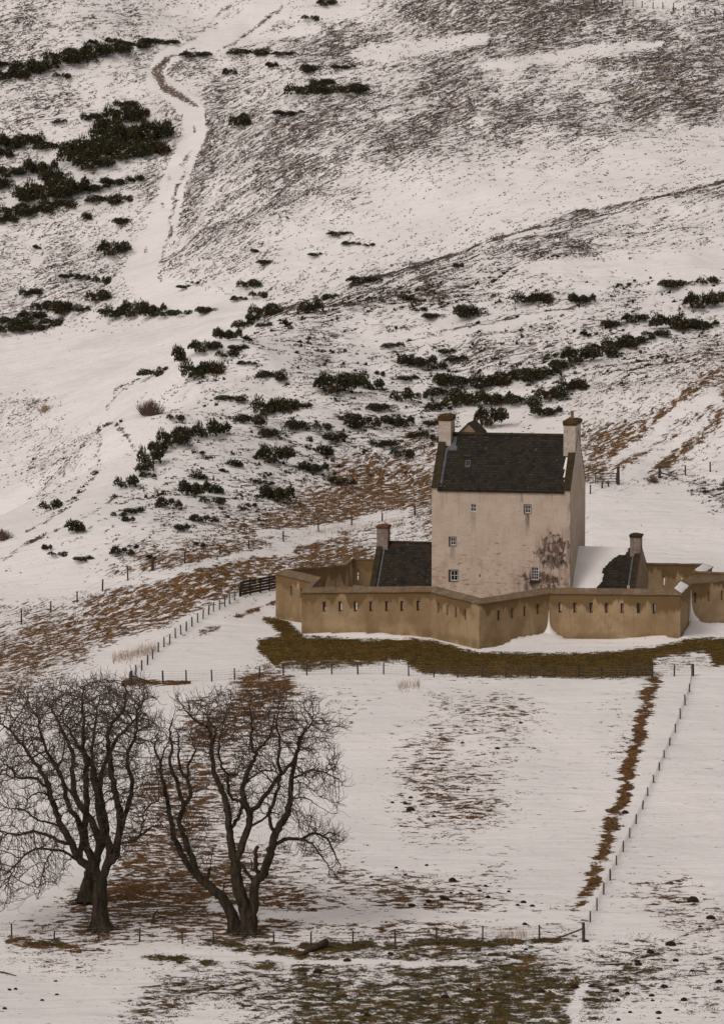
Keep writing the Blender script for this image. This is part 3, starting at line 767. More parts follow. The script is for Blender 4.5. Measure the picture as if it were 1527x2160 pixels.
for sx in (-1, 1):                      # skews: stone strips along the gable tops
    k = MB(); xo, xi = sx * (TWH + .03), sx * (TWH - gth - .03)
    for y0, y1 in ((-.12, TDP / 2), (TDP + .12, TDP / 2)):
        z0 = EAV + RS * .4 - .1; z1 = RID + RS
        k.hexa([(xo, y0, z0 - .02), (xi, y0, z0 - .02), (xi, y1, z1 - .02), (xo, y1, z1 - .02), (xo, y0, z0 + .10), (xi, y0, z0 + .10), (xi, y1, z1 + .10), (xo, y1, z1 + .10)])
    k.build('skew', M['skew_stone'], tower)
def on_roof(y, up=0): return EAV + sl * y + up
# lead strip beside the left skew and round the left chimney
for (x0, x1, y0, y1) in ((-xin + .02, -xin + .26, .1, 2.9), (-5.0, -4.2, 2.72, 3.02), (-4.75, -4.35, 3.02, 3.7), (xin - .25, xin - .02, 2.1, 2.5)):
    f = MB()
    f.hexa([(x0, y0, on_roof(y0, .02)), (x1, y0, on_roof(y0, .02)), (x1, y1, on_roof(y1, .02)), (x0, y1, on_roof(y1, .02)), (x0, y0, on_roof(y0, .07)), (x1, y0, on_roof(y0, .07)), (x1, y1, on_roof(y1, .07)), (x0, y1, on_roof(y1, .07))])
    f.build('lead_flashing', M['lead'], roof)
sp = MB(); pts = []
for (x0, x1, y0, y1) in ((xin - .30, xin - .02, 1.5, 2.3), (xin - .22, xin - .02, .9, 1.5), (xin - .12, xin - .02, .6, .9)):
    sp.hexa([(x0, y0, on_roof(y0, .02)), (x1, y0, on_roof(y0, .02)), (x1, y1, on_roof(y1, .02)), (x0 + .08, y1, on_roof(y1, .02)), (x0 + .03, y0, on_roof(y0, .10)), (x1, y0, on_roof(y0, .12)), (x1, y1, on_roof(y1, .12)), (x0 + .12, y1, on_roof(y1, .10))])
sp.build('snow_patch', M['snow'], roof)
# rooflight
sx0, sy0 = -3.28, 1.5
k = MB(); k.hexa([(sx0, sy0, on_roof(sy0, .02)), (sx0 + .42, sy0, on_roof(sy0, .02)), (sx0 + .42, sy0 + .45, on_roof(sy0 + .45, .02)), (sx0, sy0 + .45, on_roof(sy0 + .45, .02)),
                  (sx0, sy0, on_roof(sy0, .14)), (sx0 + .42, sy0, on_roof(sy0, .14)), (sx0 + .42, sy0 + .45, on_roof(sy0 + .45, .14)), (sx0, sy0 + .45, on_roof(sy0 + .45, .14))])
skl = k.build('rooflight', M['lead'], roof)
k = MB(); k.poly([(sx0 + .05, sy0 + .06, on_roof(sy0 + .06, .146)), (sx0 + .37, sy0 + .06, on_roof(sy0 + .06, .146)), (sx0 + .37, sy0 + .40, on_roof(sy0 + .40, .146)), (sx0 + .05, sy0 + .40, on_roof(sy0 + .40, .146))]); o_ = k.build('rooflight_pane', M['glass'], tower)

def rough_cap(mb, x0, x1, y0, y1, z0, z1, seed):
    """weathered stone cap: uneven top, mossy"""
    rr = random.Random(seed); nx, ny = 5, 5; top = {}
    for i in range(nx):
        for j in range(ny):
            e = min(i, nx - 1 - i, j, ny - 1 - j)
            top[i, j] = (x0 + (x1 - x0) * i / (nx - 1) + (0 if e else rr.uniform(-.03, .03)), y0 + (y1 - y0) * j / (ny - 1), z0 + (z1 - z0) * (.45 + .5 * min(e, 1) + rr.uniform(-.1, .15)))
    for i in range(nx - 1):
        for j in range(ny - 1): mb.poly([top[i, j], top[i + 1, j], top[i + 1, j + 1], top[i, j + 1]])
    ring = [top[i, 0] for i in range(nx)] + [top[nx - 1, j] for j in range(1, ny)] + [top[i, ny - 1] for i in range(nx - 2, -1, -1)] + [top[0, j] for j in range(ny - 2, 0, -1)]
    low = [(p[0], p[1], z0) for p in ring]
    for i in range(len(ring)):
        j = (i + 1) % len(ring); mb.poly([low[i], low[j], ring[j], ring[i]])
    mb.poly(low[::-1])
def chimney(parent, x0, x1, y0, y1, z0, z1, hc, mat, capmat, seed, pot=None, bev=True):
    c = MB(); c.box(x0, x1, y0, y1, z0, z1)
    ch = c.build('chimney', M[mat], parent)
    c = MB(); c.box(x0 - .05, x1 + .05, y0 - .05, y1 + .05, z1, z1 + .10); rough_cap(c, x0 - .09, x1 + .09, y0 - .09, y1 + .09, z1 + .10, z1 + hc, seed); c.build('chimney_cap', M[capmat], ch)
    if pot:
        px_, py_, hh = pot; c = MB(); c.tube([(px_, py_, z1 + hc - .12), (px_, py_, z1 + hc + hh * .1), (px_, py_, z1 + hc + hh * .85), (px_, py_, z1 + hc + hh * .87), (px_, py_, z1 + hc + hh)], [.15, .13, .11, .14, .14], 12); c.build('chimney_pot', M['pot'], ch, True)
    return ch
chimney(tower, -TWH - .004, -TWH + 1.02, 3.05, 4.95, 13.2, 16.45, .55, 'chimney_harl', 'stone_cap', 1)
chimney(tower, TWH - .98, TWH + .004, 2.45, 5.4, 12.6, 16.28, .55, 'chimney_harl', 'stone_cap', 2, (TWH - .38, 3.2, .62))
# gabled stair head behind the ridge
g = MB(); g.box(-4.3, -2.75, 4.35, 7.6, 12, 15.35)
g.prism([(-4.3, 4.35, 15.35), (-2.75, 4.35, 15.35), (-3.5, 4.35, 16.15)], (0, 3.25, 0)); sh = g.build('stair_head', M['gable_harl'], tower)
g = MB()
for xa, xb in ((-4.5, -3.5), (-2.55, -3.5)):
    g.hexa([(xa, 4.25, 15.16), (xb, 4.25, 16.14), (xb, 7.7, 16.14), (xa, 7.7, 15.16), (xa, 4.25, 15.27), (xb, 4.25, 16.25), (xb, 7.7, 16.25), (xa, 7.7, 15.27)])
g.build('stair_head_roof', M['skew_stone'], sh)
# drain spout and damp course details on the front
g = MB(); g.tube([(1.75, -.03, EAV - .05), (1.75, -.04, EAV - .95)], .022, 6); g.build('drain_pipe', M['lead'], tower)

def pavilion(x0, x1, y0, depth, ridge, ef, er, side, label, roofmat, chim, snow=None):
    """low wing; local frame shared with the tower; side = the free gable end (-1 left, 1 right)"""
    cx = (x0 + x1) / 2; base = mid + UU * cx + VV * y0
    rt = empty('pavilion', (base.x, base.y, TZ), ANG, label, 'pavilion', 'pavilions flanking the tower')
    w2 = (x1 - x0) / 2; ym = depth / 2
    m = MB()
    m.poly([(-w2, .25, -1), (w2, .25, -1), (w2, .25, ef), (-w2, .25, ef)]); m.poly([(w2, depth - .01, -1), (-w2, depth - .01, -1), (-w2, depth - .01, er), (w2, depth - .01, er)])
    for s_ in (-1, 1):
        for xo in ((s_ * w2, s_ * (w2 - .45)) if s_ == side else (s_ * w2 - s_ * .01,)):
            up = .22 if s_ == side else 0
            m.poly([(xo, 0.0, -1), (xo, depth, -1), (xo, depth, er + up), (xo, ym, ridge + up), (xo, 0.0, ef + up)])
    xo, xi = side * w2, side * (w2 - .45)
    m.poly([(xo, 0, -1), (xi, 0, -1), (xi, 0, ef + .22), (xo, 0, ef + .22)]); m.poly([(xo, depth, -1), (xi, depth, -1), (xi, depth, er + .22), (xo, depth, er + .22)])
    m.build('wall', M['gable_harl'], rt)
    rr = MB(); xa, xb = (-w2, w2 - .46) if side > 0 else (-w2 + .46, w2)
    roof_slab(rr, xa, xb, -.1, ef - .1, ym, ridge, .12); roof_slab(rr, xa, xb, depth + .1, er - .08, ym, ridge, .12)
    slated(rr, xa + .01, xb - .01, -.1, ef - .096, ym, ridge + .004, 22); slated(rr, xa + .01, xb - .01, depth + .1, er - .076, ym, ridge + .004, 20)
    ro = rr.build('roof', M[roofmat], rt)
    k = MB(); k.prism([(xa, ym - .13, ridge - .05), (xa, ym, ridge + .09), (xa, ym + .13, ridge - .05)], (xb - xa, 0, 0)); k.build('ridge_tiles', M['skew_stone'], ro)
    k = MB(); xo, xi = side * (w2 + .02), side * (w2 - .48)
    for ya, yb, za, zb in ((-.14, ym, ef + .1, ridge + .22), (depth + .12, ym, er + .14, ridge + .22)):
        k.hexa([(xo, ya, za - .02), (xi, ya, za - .02), (xi, yb, zb - .02), (xo, yb, zb - .02), (xo, ya, za + .07), (xi, ya, za + .07), (xi, yb, zb + .07), (xo, yb, zb + .07)])
    k.build('skew', M['skew_stone'], rt)
    k = MB(); xs_ = side * (w2 - .62)
    k.hexa([(xs_ - .07, .0, ef + .02), (xs_ + .07, .0, ef + .02), (xs_ + .07, ym - .4, ridge - .38), (xs_ - .07, ym - .4, ridge - .38), (xs_ - .07, .0, ef + .09), (xs_ + .07, .0, ef + .09), (xs_ + .07, ym - .4, ridge - .31), (xs_ - .07, ym - .4, ridge - .31)])
    k.build('lead_flashing', M['lead'], ro)
    cw, hc, mt, cm = chim
    xo = side * w2; xi = side * (w2 - cw)
    chimney(rt, min(xo, xi) - .003, max(xo, xi) + .003, ym - .62, ym + .5, ridge - 1.0, ridge + hc, .34, mt, cm, 5 + side)
    if snow:
        n1, n2 = 90, 80; xs2 = np.linspace(xa + .005, xb, n1); ts = np.linspace(0, 1.0, n2)
        A, T = np.meshgrid(xs2, ts); yy = -.12 + (ym + .12) * T; zz = (ef - .1) + (ridge - ef + .1) * T
        edge = np.interp(T, [0, .15, .35, .6, .8, .93, 1.0], [-1.7, -1.15, -.35, -.15, .3, 1.4, 1.8])
        e = (edge - A) + (fbm(A * 2.2, T * 9, 5, 4, .6) - .5) * 1.3 + (fbm(A * .5 + 9, T * 26, 15, 2, .6) - .5) * .35
        th = np.clip(e * .22, -.05, .13)
        V = np.stack([A, yy - th * .3, zz + th + .02], -1).reshape(-1, 3)
        ii = np.arange(n1 * n2).reshape(n2, n1); q = np.stack([ii[:-1, :-1], ii[:-1, 1:], ii[1:, 1:], ii[1:, :-1]], -1).reshape(-1, 4)
        link('snow_patch', mesh_np('snow_patch', V, [q], M['snow'], True), ro)
        k = MB()
        for j in range(7):
            y_ = .15 + j * .14; z_ = ef + (ridge - ef) * y_ / ym
            k.box(w2 - .62 - random.uniform(.05, .16), w2 - .5, y_, y_ + .15, z_ - .05, z_ + .12)
        k.build('snow_strip', M['snow'], ro)
    return rt
pavilion(-11.1, -5.79, .3, 7.6, 6.15, 2.3, 3.4, -1, 'low wing left of the tower, its dark slate roof bare of snow', 'slate_pavilion', (.92, 1.15, 'chimney_grey', 'cap_reddish'))
pavilion(5.79, 11.05, .3, 8.2, 5.95, 2.2, 3.5, 1, 'low wing right of the tower, its slate roof half covered with snow', 'slate_snowy', (.86, 1.0, 'chimney_grey', 'skew_stone'), True)

# star-shaped curtain wall
cw = empty('curtain_wall', (float(WP[0].x), float(WP[0].y), 5.6), 0, 'star-shaped ochre perimeter wall with rows of musket loopholes around the tower', 'perimeter wall')
n = len(WP)
def offset(P, d):
    out = []
    for i in range(n):
        p, a, c = Vector(P[i][:2]), Vector(P[i - 1][:2]), Vector(P[(i + 1) % n][:2])
        d1, d2 = (p - a).normalized(), (c - p).normalized(); n1, n2 = Vector((-d1.y, d1.x)), Vector((-d2.y, d2.x))
        m_ = (n1 + n2); m_ = m_ / max(m_.length_squared / 2, .35); out.append(p + m_ * d)
    return out
PO, PI_, CO, CI = offset(WP, 0), offset(WP, .64), offset(WP, -.10), offset(WP, .70)
PXH = {0: [684, 717, 749.6, 782.7, 815.8, 848.6, 883], 1: [925.8, 944.6, 963, 982.7], 2: [1054, 1082.6, 1109, 1136.7], 3: [1184, 1215.7, 1250, 1283, 1315.6, 1350.7, 1384],
       4: [1442.5, 1447, 1451], 5: [1471, 1500, 1528, 1557], 14: [613, 633.5, 650]}
base = Vector((WP[0].x, WP[0].y, 5.6))
DZ0 = -1.12
for i in range(n):
    j = (i + 1) % n
    a, c, ai, ci = PO[i], PO[j], PI_[i], PI_[j]; za, zc = WP[i].z, WP[j].z
    L = (c - a).length
    if i in PXH:
        us = []
        for p in PXH[i]:
            uu = np.linspace(0, 1, 400); X = a.x + (c.x - a.x) * uu; Y = a.y + (c.y - a.y) * uu
            q = 763.5 + F * X / Y; us.append(float(uu[np.argmin(abs(q - p))]))
    else:
        k_ = max(2, int(L / 1.5)); us = [(m_ + .7) / (k_ + .4) for m_ in range(k_)]
    m = MB()
    dn2 = (c - a).normalized(); Li = (ci - ai).dot(dn2); off0 = (ai - a).dot(dn2)
    def pt(u, h, inner):       # h measured from the coping's foot
        p, q = (ai, ci) if inner else (a, c)
        if inner and 0 < u < 1: u = min(max((u * L - off0) / Li, .001), .999)
        v = p + (q - p) * u; return Vector((v.x, v.y, (za + (zc - za) * u) + h)) - base
    hw_o, hw_i, ztop, zbot = .135 / L, .05 / L, DZ0 + .42, DZ0 - .42
    segs = [0]; 
    for u in us: segs += [u - hw_o, u + hw_o]
    segs.append(1); FOOT = -4.6
    for inner in (0, 1):
        hw = hw_i if inner else hw_o
        sg = [0]
        for u in us: sg += [u - hw, u + hw]
        sg.append(1)
        for k_ in range(len(sg) - 1):
            u0, u1 = sg[k_], sg[k_ + 1]; hole = k_ % 2 == 1
            for h0, h1 in ((FOOT, zbot + .08 * inner), (zbot + .08 * inner, ztop - .16 * inner), (ztop - .16 * inner, .02 if not inner else .30)):
                if hole and h0 == zbot + .08 * inner: continue
                m.poly([pt(u0, h0, inner), pt(u1, h0, inner), pt(u1, h1, inner), pt(u0, h1, inner)])
    for u in us:
        o0, o1, i0, i1 = u - hw_o, u + hw_o, u - hw_i, u + hw_i
        zi, zj = zbot + .08, ztop - .16
        m.poly([pt(o0, zbot, 0), pt(o0, ztop, 0), pt(i0, zj, 1), pt(i0, zi, 1)]); m.poly([pt(o1, zbot, 0), pt(o1, ztop, 0), pt(i1, zj, 1), pt(i1, zi, 1)])
        m.poly([pt(o0, zbot, 0), pt(o1, zbot, 0), pt(i1, zi, 1), pt(i0, zi, 1)]); m.poly([pt(o0, ztop, 0), pt(o1, ztop, 0), pt(i1, zj, 1), pt(i0, zj, 1)])
    wf = m.build('wall_face', M['ochre'], cw)
    # coping: single slabs falling outwards
    m = MB(); ns = max(2, int(L / 1.05)); A0, A1, B0, B1 = CO[i], CO[j], CI[i], CI[j]
    for k_ in range(ns):
        u0, u1 = k_ / ns, (k_ + 1) / ns; e = random.uniform(-.012, .014)
        f3 = lambda P, Q, u, z: Vector((*(P + (Q - P) * u), z)) - base
        z0, z1 = za + (zc - za) * u0 + e, za + (zc - za) * u1 + e
        m.hexa([f3(A0, A1, u0, z0), f3(A0, A1, u1, z1), f3(B0, B1, u1, z1 + .24), f3(B0, B1, u0, z0 + .24),
                f3(A0, A1, u0, z0 + .07), f3(A0, A1, u1, z1 + .07), f3(B0, B1, u1, z1 + .42), f3(B0, B1, u0, z0 + .42)])
    m.build('coping', M['coping'], cw)
# snow lying on stretches of the coping
def coping_snow(i, u0, u1, w0=0.02, w1=.98):
    j = (i + 1) % n; A0, A1, B0, B1 = CO[i], CO[j], CI[i], CI[j]; za, zc = WP[i].z, WP[j].z
    N1, N2 = 30, 10; V = []
    for a_ in range(N1):
        for b_ in range(N2):
            u = u0 + (u1 - u0) * a_ / (N1 - 1); v = w0 + (w1 - w0) * b_ / (N2 - 1)
            p = A0 + (A1 - A0) * u; q = B0 + (B1 - B0) * u; r_ = p + (q - p) * v
            e = min(a_, N1 - 1 - a_) / 3.0; e2 = min(b_, N2 - 1 - b_) / 2.0
            th = .085 * min(1, e, e2) - .012 + .01 * random.random()
            V.append(Vector((r_.x, r_.y, za + (zc - za) * u + .07 + .35 * v + th)) - base)
    ii = np.arange(N1 * N2).reshape(N1, N2); q = np.stack([ii[:-1, :-1], ii[:-1, 1:], ii[1:, 1:], ii[1:, :-1]], -1).reshape(-1, 4)
    link('coping_snow', mesh_np('coping_snow', np.array([tuple(v) for v in V]), [q], M['snow'], True), cw)
coping_snow(4, .06, .80, .03, .97); coping_snow(7, .12, .97, .03, .97); coping_snow(6, .05, .4, .4, .97)

# wedges of drifted snow in the re-entrant angles
def wedge(name, c, z0, h, rad, seed, label, sxy=(1, 1)):
    V = []; rr = random.Random(seed); nr_, na = 14, 28
    for i in range(nr_):
        t_ = i / (nr_ - 1); rdd = rad * (.16 * t_ + .84 * t_ ** 5) + .02
        for k in range(na):
            a = 2 * math.pi * k / na
            V.append((math.cos(a) * rdd * sxy[0] * (1 + .08 * math.sin(3 * a + seed)), math.sin(a) * rdd * sxy[1], h * (1 - t_) ** 1.1 + (-.25 if i == nr_ - 1 else 0)))
    ii = np.arange(nr_ * na).reshape(nr_, na); nx_ = np.roll(ii, -1, 1)
    q = np.stack([ii[:-1], ii[1:], nx_[1:], nx_[:-1]], -1).reshape(-1, 4)
    o = link(name, mesh_np(name, np.array(V), [q], M['snow'], True), None, (c[0], c[1], z0)); tag(o, label, kind='structure'); return o
wedge('snow_drift', (WP[3].x - .03, WP[3].y - .10), gz(WP[3].x, WP[3].y - .8) - .05, 1.9, .75, 1, 'tongue of snow packed into the angle right of the front salient')
wedge('snow_drift', (WP[5].x + .05, WP[5].y - .12), gz(WP[5].x, WP[5].y - .8) - .05, 2.5, .8, 2, 'tongue of snow packed into the angle by the right corner')

# ------------------------------------------------------------------ fences
def post_mesh(mb, p, h, r=.05, lean=(0, 0)):
    x, y, z = p; a = random.uniform(0, .5)
    pts = [(x, y, z - .3), (x + lean[0] * .5, y + lean[1] * .5, z + h * .5), (x + lean[0], y + lean[1], z + h)]
    r *= 1.3; mb.tube(pts, [r * 1.05, r, r * .93], 6)
def fence(posts, label, group=None, wires=5, hdef=1.0, rad=.05, big=(), braces=(), wr=.0062):
    """posts: (px, py of foot[, height in px]); every post stands on the ground it is seen on"""
    G = hit([p[0] for p in posts], [p[1] for p in posts]); pts = [Vector((float(a), float(b_), float(c))) for a, b_, c in zip(*G)]
    rt = empty('wire_fence', pts[0], 0, label, 'fence', group); org = pts[0]; tops = []
    for i, p in enumerate(pts):
        h = posts[i][2] * p.y / F if len(posts[i]) > 2 else hdef
        m = MB(); ln = (random.uniform(-.05, .05), random.uniform(-.05, .05)); r_ = rad * (2.0 if i in big else random.uniform(.9, 1.15))
        post_mesh(m, p - org, h, r_, ln); m.build('post', M['post'], rt); tops.append((h, ln))
    if wires:
        m = MB()
        for k in range(wires):
            f_ = .12 + .8 * k / (wires - 1)
            for i in range(len(pts) - 1):
                a, b_ = pts[i], pts[i + 1]; q = []
                for s_ in range(5):
                    t_ = s_ / 4; v = a.lerp(b_, t_); g0 = gz(v.x, v.y)
                    hh = (tops[i][0] * (1 - t_) + tops[i + 1][0] * t_) * f_
                    v.z = max(g0 + hh * .9, a.z * (1 - t_) + b_.z * t_ + hh) - .02 * math.sin(math.pi * t_) if abs(g0 - v.z) < .6 else v.z + hh
                    q.append(v - org)
                m.tube(q, wr, 3, False)
        if wr >= .0061 and len(pts) > 1:          # verticals of the stock netting
            for i in range(len(pts) - 1):
                a, b_ = pts[i], pts[i + 1]; cnt = int((b_ - a).length / .3)
                for s_ in range(1, cnt):
                    v = a.lerp(b_, s_ / cnt); v.z = gz(v.x, v.y) if abs(gz(v.x, v.y) - v.z) < .6 else v.z
                    h = min(tops[i][0], tops[i + 1][0])
                    m.tube([v - org + Vector((0, 0, .08)), v - org + Vector((0, 0, h * .74))], wr * .45, 3, False)
        m.build('wire_netting', M['wire'], rt)
    for (i, px, py, f0) in braces:
        e = ghit1(px, py); m = MB(); m.tube([pts[i] - org + Vector((0, 0, tops[i][0] * f0)), e - org + Vector((0, 0, .05))], .055, 6); m.build('brace', M['post'], rt)
    return rt
fence([(276,1444,26),(344,1440),(393,1439),(447,1438),(495,1435),(547,1432),(598,1426),(647,1425),(700,1423),(755,1423),(809,1423),(862,1426),(915,1429),(965,1430),(1016,1430),(1067,1430),(1118,1430),(1170,1430),(1220,1430),(1268,1430),(1322,1430),(1375,1429),(1422,1427),(1461,1426)],
      'long straight wire fence along the lower edge of the castle turf', hdef=.92, big=(0, 23), braces=[(0, 322, 1442, .75)])
fence([(276,1445,30),(287,1424),(299,1414),(311,1403),(322,1391),(334,1376),(346,1365),(358,1358),(370,1346),(382,1339),(393,1332),(405,1322),(417,1314),(428,1306),(440,1297),(450,1290),(463,1286),(474,1280),(484,1273),(495,1266),(505,1258)],
      'wire fence climbing from the corner post to the dark board fence left of the castle', hdef=.80, big=(0,), rad=.045)
fence([(1461,1427,24),(1454,1461,18),(1445,1488,23),(1435,1517,23),(1424,1546,19),(1412,1573,17),(1401,1599,17),(1390,1626,18),(1379,1652,17),(1366,1680,19),(1355,1708,19),(1341,1739,21),(1328,1769,22),(1314,1798,24),(1300,1826,21),(1287,1858,25),(1273,1888,26),(1259,1922,28),(1245,1946,24),(1231,1988,42)],
      'wire fence running down the field at the right beside the brown strip', big=(19,), rad=.042, braces=[(19, 1170, 1984, .7)])
fence([(-60,1975,32),(25,1981,33),(114,1984,20),(208,1985,30),(294,1988,32),(385,1992,29),(450,1991,24),(578,1994,28),(656,1996,30),(744,1995,31),(834,1992,32),(920,1992,36),(1018,1986,33),(1138,1982,31),(1231,1988,42)],
      'wire fence across the foot of the field behind the big trees', rad=.042)
fence([(-50,1330,30),(45,1316,31),(107,1292,24),(163,1271,24),(216,1247,25),(270,1224,30),(322,1203,28),(390,1188,24),(464,1170,20),(525,1157,18),(598,1142,22),(672,1122,24),(742,1108,22),(806,1100,18),(875,1086,20),(940,1078,18)],
      'sparse old fence of tall weathered posts along the slope above the field', wires=3, rad=.055, big=(6,), wr=.006)
fence([(1245,1042,20),(1270,1030,13),(1283,1026,11),(1304,1022,38)], 'short wire fence just right of the tower, ending at a tall leaning post', wires=3, rad=.06, big=(3,), wr=.006)
fence([(1391,1008,24),(1446,1003,22),(1498,995,21),(1550,988,20)], 'fence of spaced posts on the bank at the right edge above the castle yard', wires=2, rad=.055, big=(0,), wr=.006, braces=[(0, 1424, 1007, .5)])
fence([(1188,6,12),(1210,8,12),(1231,10,12),(1254,12,12),(1269,8,9),(1291,11,12),(1312,11,14),(1335,13,14),(1354,15,14),(1377,17,14),(1398,18,15),(1420,22,17),(1442,23,13),(1467,25,11),(1487,29,13),(1508,33,15),(1527,37,16),(1550,40,16)],
      'line of fence posts high on the far hill at the top right', wires=2, rad=.06, wr=.006)
# field gate rails by the tall post
def board_fence():
    a, b_ = ghit1(508, 1258), ghit1(583, 1243)
    rt = empty('board_fence', a, 0, 'dark timber board fence with a small yellow sign, left of the perimeter wall', 'fence')
    d = (b_ - a); L = d.length; u = d.normalized()
    for k, t_ in enumerate((0, .26, .55, .8, 1.0)):
        m = MB(); p = d * t_; m.tube([p - Vector((0, 0, .3)), p + Vector((0, 0, 1.25 if k != 1 else 1.45))], .075, 6); m.build('post', M['dark_board'], rt)
    for k in range(5):
        m = MB(); z0 = .10 + k * .24; nrm = Vector((u.y, -u.x, 0)).normalized() * .07
        p0, p1 = Vector((0, 0, z0)), d + Vector((0, 0, z0)); hgt = Vector((0, 0, .20)); th = nrm * .45
        m.hexa([p0 + nrm, p1 + nrm, p1 + nrm + th, p0 + nrm + th, p0 + nrm + hgt, p1 + nrm + hgt, p1 + nrm + th + hgt, p0 + nrm + th + hgt]); m.build('board', M['dark_board'], rt)
    c = d * .42 + Vector((0, 0, 1.02)) + Vector((u.y, -u.x, 0)).normalized() * .13
    m = MB(); m.hexa([c - u * .11 - Vector((0, .0, .13)), c + u * .11 - Vector((0, 0, .13)), c + u * .11 + Vector((0, .02, -.13)), c - u * .11 + Vector((0, .02, -.13)),
                      c - u * .11 + Vector((0, 0, .13)), c + u * .11 + Vector((0, 0, .13)), c + u * .11 + Vector((0, .02, .13)), c - u * .11 + Vector((0, .02, .13))]); m.build('sign_plate', M['sign_yellow'], rt)
board_fence()
def gate(px0, py0, px1, py1, label, h=1.1, bars=4):
    a, b_ = ghit1(px0, py0), ghit1(px1, py1); d = b_ - a; rt = empty('field_gate', a, 0, label, 'gate')
    for k in range(bars):
        z = .2 + (h - .25) * k / (bars - 1); m = MB(); m.tube([(0, 0, z), tuple(d + Vector((0, 0, z)))], .035, 5); m.build('bar', M['post'], rt)
    for t_ in (0.0, 1.0):
        m = MB(); m.tube([tuple(d * t_ + Vector((0, 0, .0))), tuple(d * t_ + Vector((0, 0, h)))], .05, 5); m.build('gate_post', M['post'], rt)
gate(1256, 1020, 1300, 1020, 'grey wooden rail gate beside the tall leaning post right of the tower', 1.0)
gate(1322, 1429, 1376, 1429, 'thin metal field gate in the fence below the castle turf', 1.15, 3)

# ------------------------------------------------------------------ gorse
def gorse_mesh(seed, wd, hg, dp, n, leaf):
    rr = np.random.default_rng(seed); nl = max(5, int(wd * 4.2)); V = []
    lc = np.stack([rr.uniform(-.42, .42, nl) * wd, rr.uniform(-.42, .42, nl) * dp, rr.uniform(.1, .42, nl) * hg], 1)
    lr = np.stack([rr.uniform(.11, .22, nl) * wd, rr.uniform(.13, .27, nl) * dp, rr.uniform(.28, .60, nl) * hg], 1)
    k = rr.integers(0, nl, n); dirs = rr.normal(size=(n, 3)); dirs /= np.linalg.norm(dirs, axis=1)[:, None]; dirs[:, 2] = np.abs(dirs[:, 2]) * 1.05 - .12
    p = lc[k] + lr[k] * dirs * (rr.uniform(.35, 1.0, (n, 1)) ** .5); p[:, 2] = np.maximum(p[:, 2], 0.0)
    spike = dirs * .8 + rr.normal(0, .35, (n, 3)); spike[:, 2] = np.abs(spike[:, 2]) + .55; spike /= np.linalg.norm(spike, axis=1)[:, None]
    ln = leaf * rr.uniform(.7, 1.9, (n, 1)); side = np.cross(spike, rr.normal(size=(n, 3))); side /= np.linalg.norm(side, axis=1)[:, None] + 1e-9
    w_ = leaf * rr.uniform(.3, .6, (n, 1))
    V = np.stack([p - side * w_, p + side * w_, p + spike * ln], 1)
    me = mesh_np('gorse_bush', V.reshape(-1, 3), [np.arange(n * 3).reshape(-1, 3)], M['gorse'])
    ns = int(n * .09); sel = rr.choice(n, ns, replace=False)
    ps = p[sel] + np.array([0, 0, leaf * .7]); s2 = leaf * rr.uniform(.35, .8, (ns, 1)); a = rr.uniform(0, 6.28, ns)
    d1 = np.stack([np.cos(a), np.sin(a), rr.normal(0, .2, ns)], 1) * s2; d2 = np.stack([-np.sin(a), np.cos(a), rr.normal(0, .2, ns)], 1) * s2
    VS = np.stack([ps - d1, ps + d1 * .7 + d2, ps + d1 - d2 * .6], 1)
    sn = mesh_np('snow_dusting', VS.reshape(-1, 3), [np.arange(ns * 3).reshape(-1, 3)], M['gorse_snow'])
    return me, sn
GM = {}
for cls, (wd, hg, dp, n_, lf) in {'s': (1.2, .7, 1.1, 420, .10), 'm': (2.2, 1.15, 1.9, 1100, .12), 'l': (3.6, 1.6, 2.8, 2400, .14)}.items():
    GM[cls] = ([gorse_mesh(hash_ + 11, wd, hg, dp, n_, lf) for hash_ in range({'s': 4, 'm': 6, 'l': 6}[cls])], wd, hg, dp)
